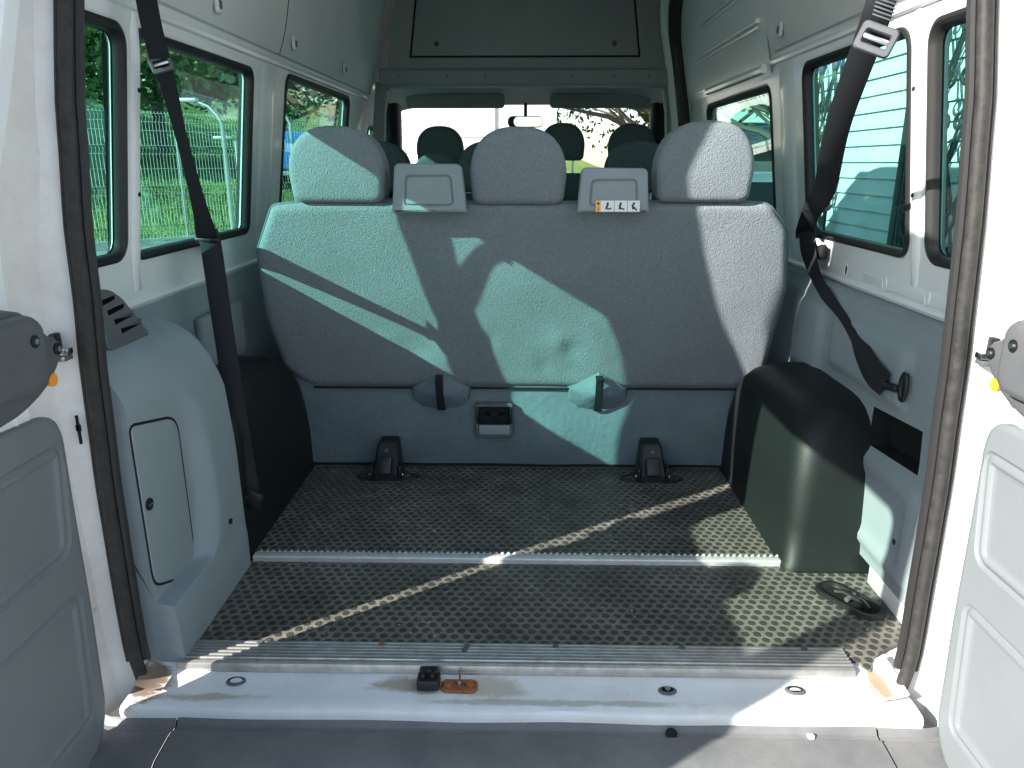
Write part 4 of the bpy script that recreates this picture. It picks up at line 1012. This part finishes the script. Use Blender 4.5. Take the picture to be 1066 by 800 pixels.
for k, (a, b, h, rd, mt) in enumerate(((-3.4, 9, 2.6, 1.7, leafm), (.8, 9, 4.6, 2.4, leafm), (3.8, 11, 5.4, 2.8, leafm), (6.6, 10, 5.2, 2.4, leafm), (9.6, 9, 5.2, 2.6, leafm), (13, 9, 5.4, 2.8, leafm), (17, 8, 5.4, 3.0, leafm), (4.6, 17, 6.0, 3.6, leafm))):
    x, y, z = onbank(a, b); tree('leafy_tree', x, y, z, h, (rd, rd, h * .36), labs[k], mt, 5200, .13, 20 + k)
# tufts on the bank
rnd = random.Random(5); m = MB(); V = []; F = []
for i in range(16000):
    a = rnd.uniform(-12, 19); b = rnd.uniform(.4, 9) ; x, y, z = onbank(a, b); hh = rnd.uniform(.12, .42) * (1 + .8 * noise.noise(Vector((x, y, 0)))); q = rnd.uniform(0, 3.14); dx, dy = .03 * math.cos(q), .03 * math.sin(q)
    lx, ly = rnd.gauss(0, .10), rnd.gauss(0, .10); k = len(V); V += [(x - dx, y - dy, z - .2), (x + dx, y + dy, z - .2), (x + lx, y + ly, z + hh)]; F.append((k, k + 1, k + 2))
m.add(V, F, grassm); tag(m.build('grass'), kind='stuff', label='tall wild grass growing over the bank behind the wire fence', cat='grass')
# street lamps and tall posts by the fence
def lamp(x, y, h, arm, label, rz=0, r0=.06):
    t = empty('street_lamp', (x, y, GZ), label, 'street lamp', 'pale metal posts by the fence', rz)
    m = MB(); m.tube([(0, 0, 0), (0, 0, h), (-arm * .15, 0, h + arm * .28), (-arm * .5, 0, h + arm * .62), (-arm, 0, h + arm * .82)], [r0, r0 * .75, r0 * .6, r0 * .5, r0 * .45], galv, 10); m.build('pole', t)
    m = MB(); m.box((-arm - .16, 0, h + arm * .86), (.42, .14, .08), galv, .03); m.build('lamp_head', t)
    return t
lamp(-6.3, 14.8, 2.45, .55, 'pale bent-top post standing before the fence, taller of the pair in the large left window', R(-10), .05)
lamp(-6.2, 15.2, 2.1, .10, 'shorter straight pale post beside the bent-top one', 0, .045)
lamp(-5.85, 18.0, 2.6, .8, 'curved pale lamp post beside the blue tarpaulin in the forward left window', R(-12), .055)
# truck with a blue tarpaulin parked beyond the fence
bluem = mat('blue_tarpaulin', (.02, .20, .62), .55, .4, bump=(5, .5, .03), var=(2, (.015, .14, .48), 1))
tk = empty('parked_truck', (-6.3, 24.5, GZ), 'parked truck with a bright blue tarpaulin body behind the curved lamp post', 'truck', rz=R(18))
m = MB(); m.box((0, 0, 2.05), (5.2, 2.2, 1.15), bluem, .08, 3); m.build('tarpaulin', tk)
m = MB(); m.box((0, 0, 1.36), (5.3, 2.25, .14), galv, .02); m.build('bed', tk)
m = MB(); m.box((3.5, 0, 1.55), (1.7, 2.1, 1.9), paint, .2, 4); o = m.build('cab', tk)
m = MB(); m.box((3.6, -1.06, 2.0), (1.0, .02, .6), blackpl, .008); m.build('cab_window', o)
for x in (-1.8, 3.3):
    for s in (-1, 1):
        m = MB(); m.tube([(x, s * .85, .5), (x, s * 1.1, .5)], .5, rubber, 24); o = m.build('wheel', tk); m = MB(); m.tube([(x, s * 1.0, .5), (x, s * 1.115, .5)], .28, galv, 16); m.build('rim', o)

# right: sided house wall, close to the van, with scrolled iron grilles
house = empty('sided_house', (2.45, 3.4, GZ), 'house with pale horizontal board siding standing close to the right side windows', 'house')
HX0 = 2.30; YA, YB = 1.2, 5.35
m = MB(); nb = 42; bh = .105
for k in range(nb):
    z = GZ + .2 + k * bh
    V = [(HX0 - 2.45, YA - 3.4, z - GZ), (HX0 - 2.45, YB - 3.4, z - GZ), (HX0 + .016 - 2.45, YB - 3.4, z + bh - .006 - GZ), (HX0 + .016 - 2.45, YA - 3.4, z + bh - .006 - GZ),
         (HX0 + .02 - 2.45, YA - 3.4, z + bh - GZ), (HX0 + .02 - 2.45, YB - 3.4, z + bh - GZ)]
    m.add(V, [(0, 1, 2, 3), (3, 2, 5, 4)], sidingm)
m.add([(HX0 - 2.43, YA - 3.4, 0), (HX0 - 2.43, YB - 3.4, 0), (HX0 - 2.43, YB - 3.4, nb * bh), (HX0 - 2.43, YA - 3.4, nb * bh)], [(0, 1, 2, 3)], gapm)
m.box((HX0 - 2.43 + 2.5, (YA + YB) / 2 - 3.4, 2.25), (5.0, YB - YA, 4.5), sidingm)
m.build('siding', house)
m = MB(); m.box((HX0 - 2.45 - .01, YB - 3.4 + .03, 2.3), (.06, .09, 4.6), sidingm, .006); m.build('corner_board', house)
m = MB(); m.box((HX0 - 2.45, 1.5, .12), (.05, 3.8, .20), brackm, .006); m.build('plinth', house)
m = MB(); m.box((HX0 - 2.45 + 2.4, (YA + YB) / 2 - 3.4, 4.62), (5.7, YB - YA + .7, .22), brackm, .03); m.build('eave', house)
def scroll_grille(y0, y1, x, label, zb=.10, zt=2.9):
    t = empty('iron_grille', (x, (y0 + y1) / 2, GZ + zb), label, 'iron grille', 'scrolled iron grilles on the house'); m = MB(); hw = (y1 - y0) / 2; H = zt - zb
    for y in (-hw, hw): m.box((0, y, H / 2), (.018, .018, H), ironm)
    for z in (0, H): m.box((0, 0, z), (.022, 2 * hw, .022), ironm)
    n = max(2, round(2 * hw / .25)); st = 2 * hw / n
    def spiral(cy, cz, r0, a0, turns, sg, tail=None):
        P = []
        if tail: P.append(tail)
        for k in range(26):
            q = a0 + sg * turns * 2 * math.pi * k / 25; r_ = r0 * (1 - .78 * k / 25); P.append((0, cy + r_ * math.cos(q), cz + r_ * math.sin(q)))
        m.tube(P, .009, ironm, 6)
    rows = int(H / .62)
    for i in range(n + 1):
        y = -hw + i * st
    for i in range(n):
        c = -hw + (i + .5) * st
        for r in range(rows):
            z = .31 + r * .62
            for sg in (-1, 1):
                spiral(c + sg * st * .26, z + .20, st * .21, math.pi / 2 if 0 else (0 if sg > 0 else math.pi), 1.25, sg, (0, c + sg * .008, z - .02))
                spiral(c + sg * st * .26, z - .20, st * .21, 0 if sg > 0 else math.pi, 1.25, -sg, (0, c + sg * .008, z + .02))
            for sg in (-1, 1): m.tube([(0, c + sg * st * .45, z - .31), (0, c, z), (0, c + sg * st * .45, z + .31)], .008, ironm, 6)
    m.build('scrollwork', t)
scroll_grille(4.30, 5.30, 2.22, 'dark scrolled iron grille at the forward end of the siding', .1, 2.9)
scroll_grille(1.70, 2.98, 2.12, 'dark scrolled iron grille nearest the open doors, seen through the small rear window', .1, 2.9)
m = MB()   # post between
pt = empty('gate_post', (2.16, 3.07, GZ), 'dark square iron post beside the siding, holding the nearer grille', 'post')
m.box((0, 0, 1.5), (.07, .07, 3.0), ironm, .006); m.build('shaft', pt); m = MB(); m.box((0, 0, 3.03), (.13, .13, .05), ironm, .01); m.build('cap', pt)
# behind: dark outbuilding, bare tree, white van
ob = empty('outbuilding', (6.6, 15.5, GZ), 'low dark outbuilding with a shallow roof beyond the bare tree', 'building')
m = MB(); m.box((0, 0, 1.0), (5.0, 3.0, 2.0), mat('dark_render', (.10, .10, .10), .8, .2, var=(2, (.14, .14, .13), 1))); m.build('wall', ob)
m = MB(); m.loft([[(x, -1.8, 1.98), (x, 0, 2.5), (x, 1.8, 1.98)] for x in (-2.8, 2.8)], brackm, close=False); m.build('roof', ob)
m = MB(); m.box((-.9, -1.52, 1.2), (.8, .05, .8), paint, .01); m.build('window', ob)
tree('bare_tree', 4.6, 11.0, GZ, 5.2, (1.7, 1.7, 1.6), 'thin bare tree seen through the sliding door window', leafy, 160, .05, 41, 'trees around the yard', True)
# in front: pale garage, flowering tree, van
fr = empty('garage', (-1.35, 14.0, GZ), 'pale garage with wide horizontal board door filling the left of the windscreen', 'garage')
creamm = mat('cream_render', (.80, .77, .70), .8, .2, var=(1.5, (.74, .71, .64), 1))
m = MB(); m.box((0, 1.5, 2.2), (3.9, 3.0, 4.4), creamm, .01); m.build('wall', fr)
m = MB()
for k in range(9): m.box((-.55, -.03, .2 + k * .30), (2.6, .05, .286), creamm, .008)
m.build('garage_door', fr)
m = MB(); m.box((0, 1.4, 4.5), (4.3, 3.5, .22), paint, .02); m.build('roof', fr)
tree('spring_tree', 3.0, 15.5, GZ, 5.6, (2.6, 2.2, 2.0), 'yellow-green spring tree seen through the right of the windscreen', leafy, 3800, .07, 43, 'trees around the yard', True)
ow_ = empty('parked_car', (2.9, 9.6, GZ), 'silver grey car parked ahead, seen low through the right of the windscreen', 'car', rz=R(90))
carm = mat('silver_car_paint', (.42, .46, .50), .3, .5, metal=.5, coat=.5)
m = MB()
prof = [(-2.1, .35), (-2.15, .75), (-2.0, .95), (-1.5, 1.02), (-.9, 1.42), (-.1, 1.55), (.7, 1.5), (1.5, 1.08), (2.05, 1.0), (2.15, .7), (2.1, .35)]
m.loft([[(a * (1 - .03 * abs(k)), .88 * k * (1 - .12 * max(0, (b - 1.0) / .55)), b) for a, b in prof] for k in (-1, -.9, -.5, 0, .5, .9, 1)], carm, cap0=True, cap1=True); m.build('body', ow_)
m = MB(); m.loft([[(-1.50, y, 1.05), (-.93, y * .9, 1.43)] for y in (-.7, .7)], blackpl, close=False); m.build('windscreen', ow_)
for s in (-1, 1):
    m = MB(); m.box((.1, s * .83, 1.22), (1.9, .04, .30), blackpl, .03); m.build('side_window', ow_)
    for x in (-1.35, 1.35):
        m = MB(); m.tube([(x, s * .72, .32), (x, s * .92, .32)], .32, rubber, 22); o = m.build('wheel', ow_); m = MB(); m.tube([(x, s * .8, .32), (x, s * .93, .32)], .19, galv, 14); m.build('rim', o)

# ---- children of the van were placed in world coordinates: nothing further to move
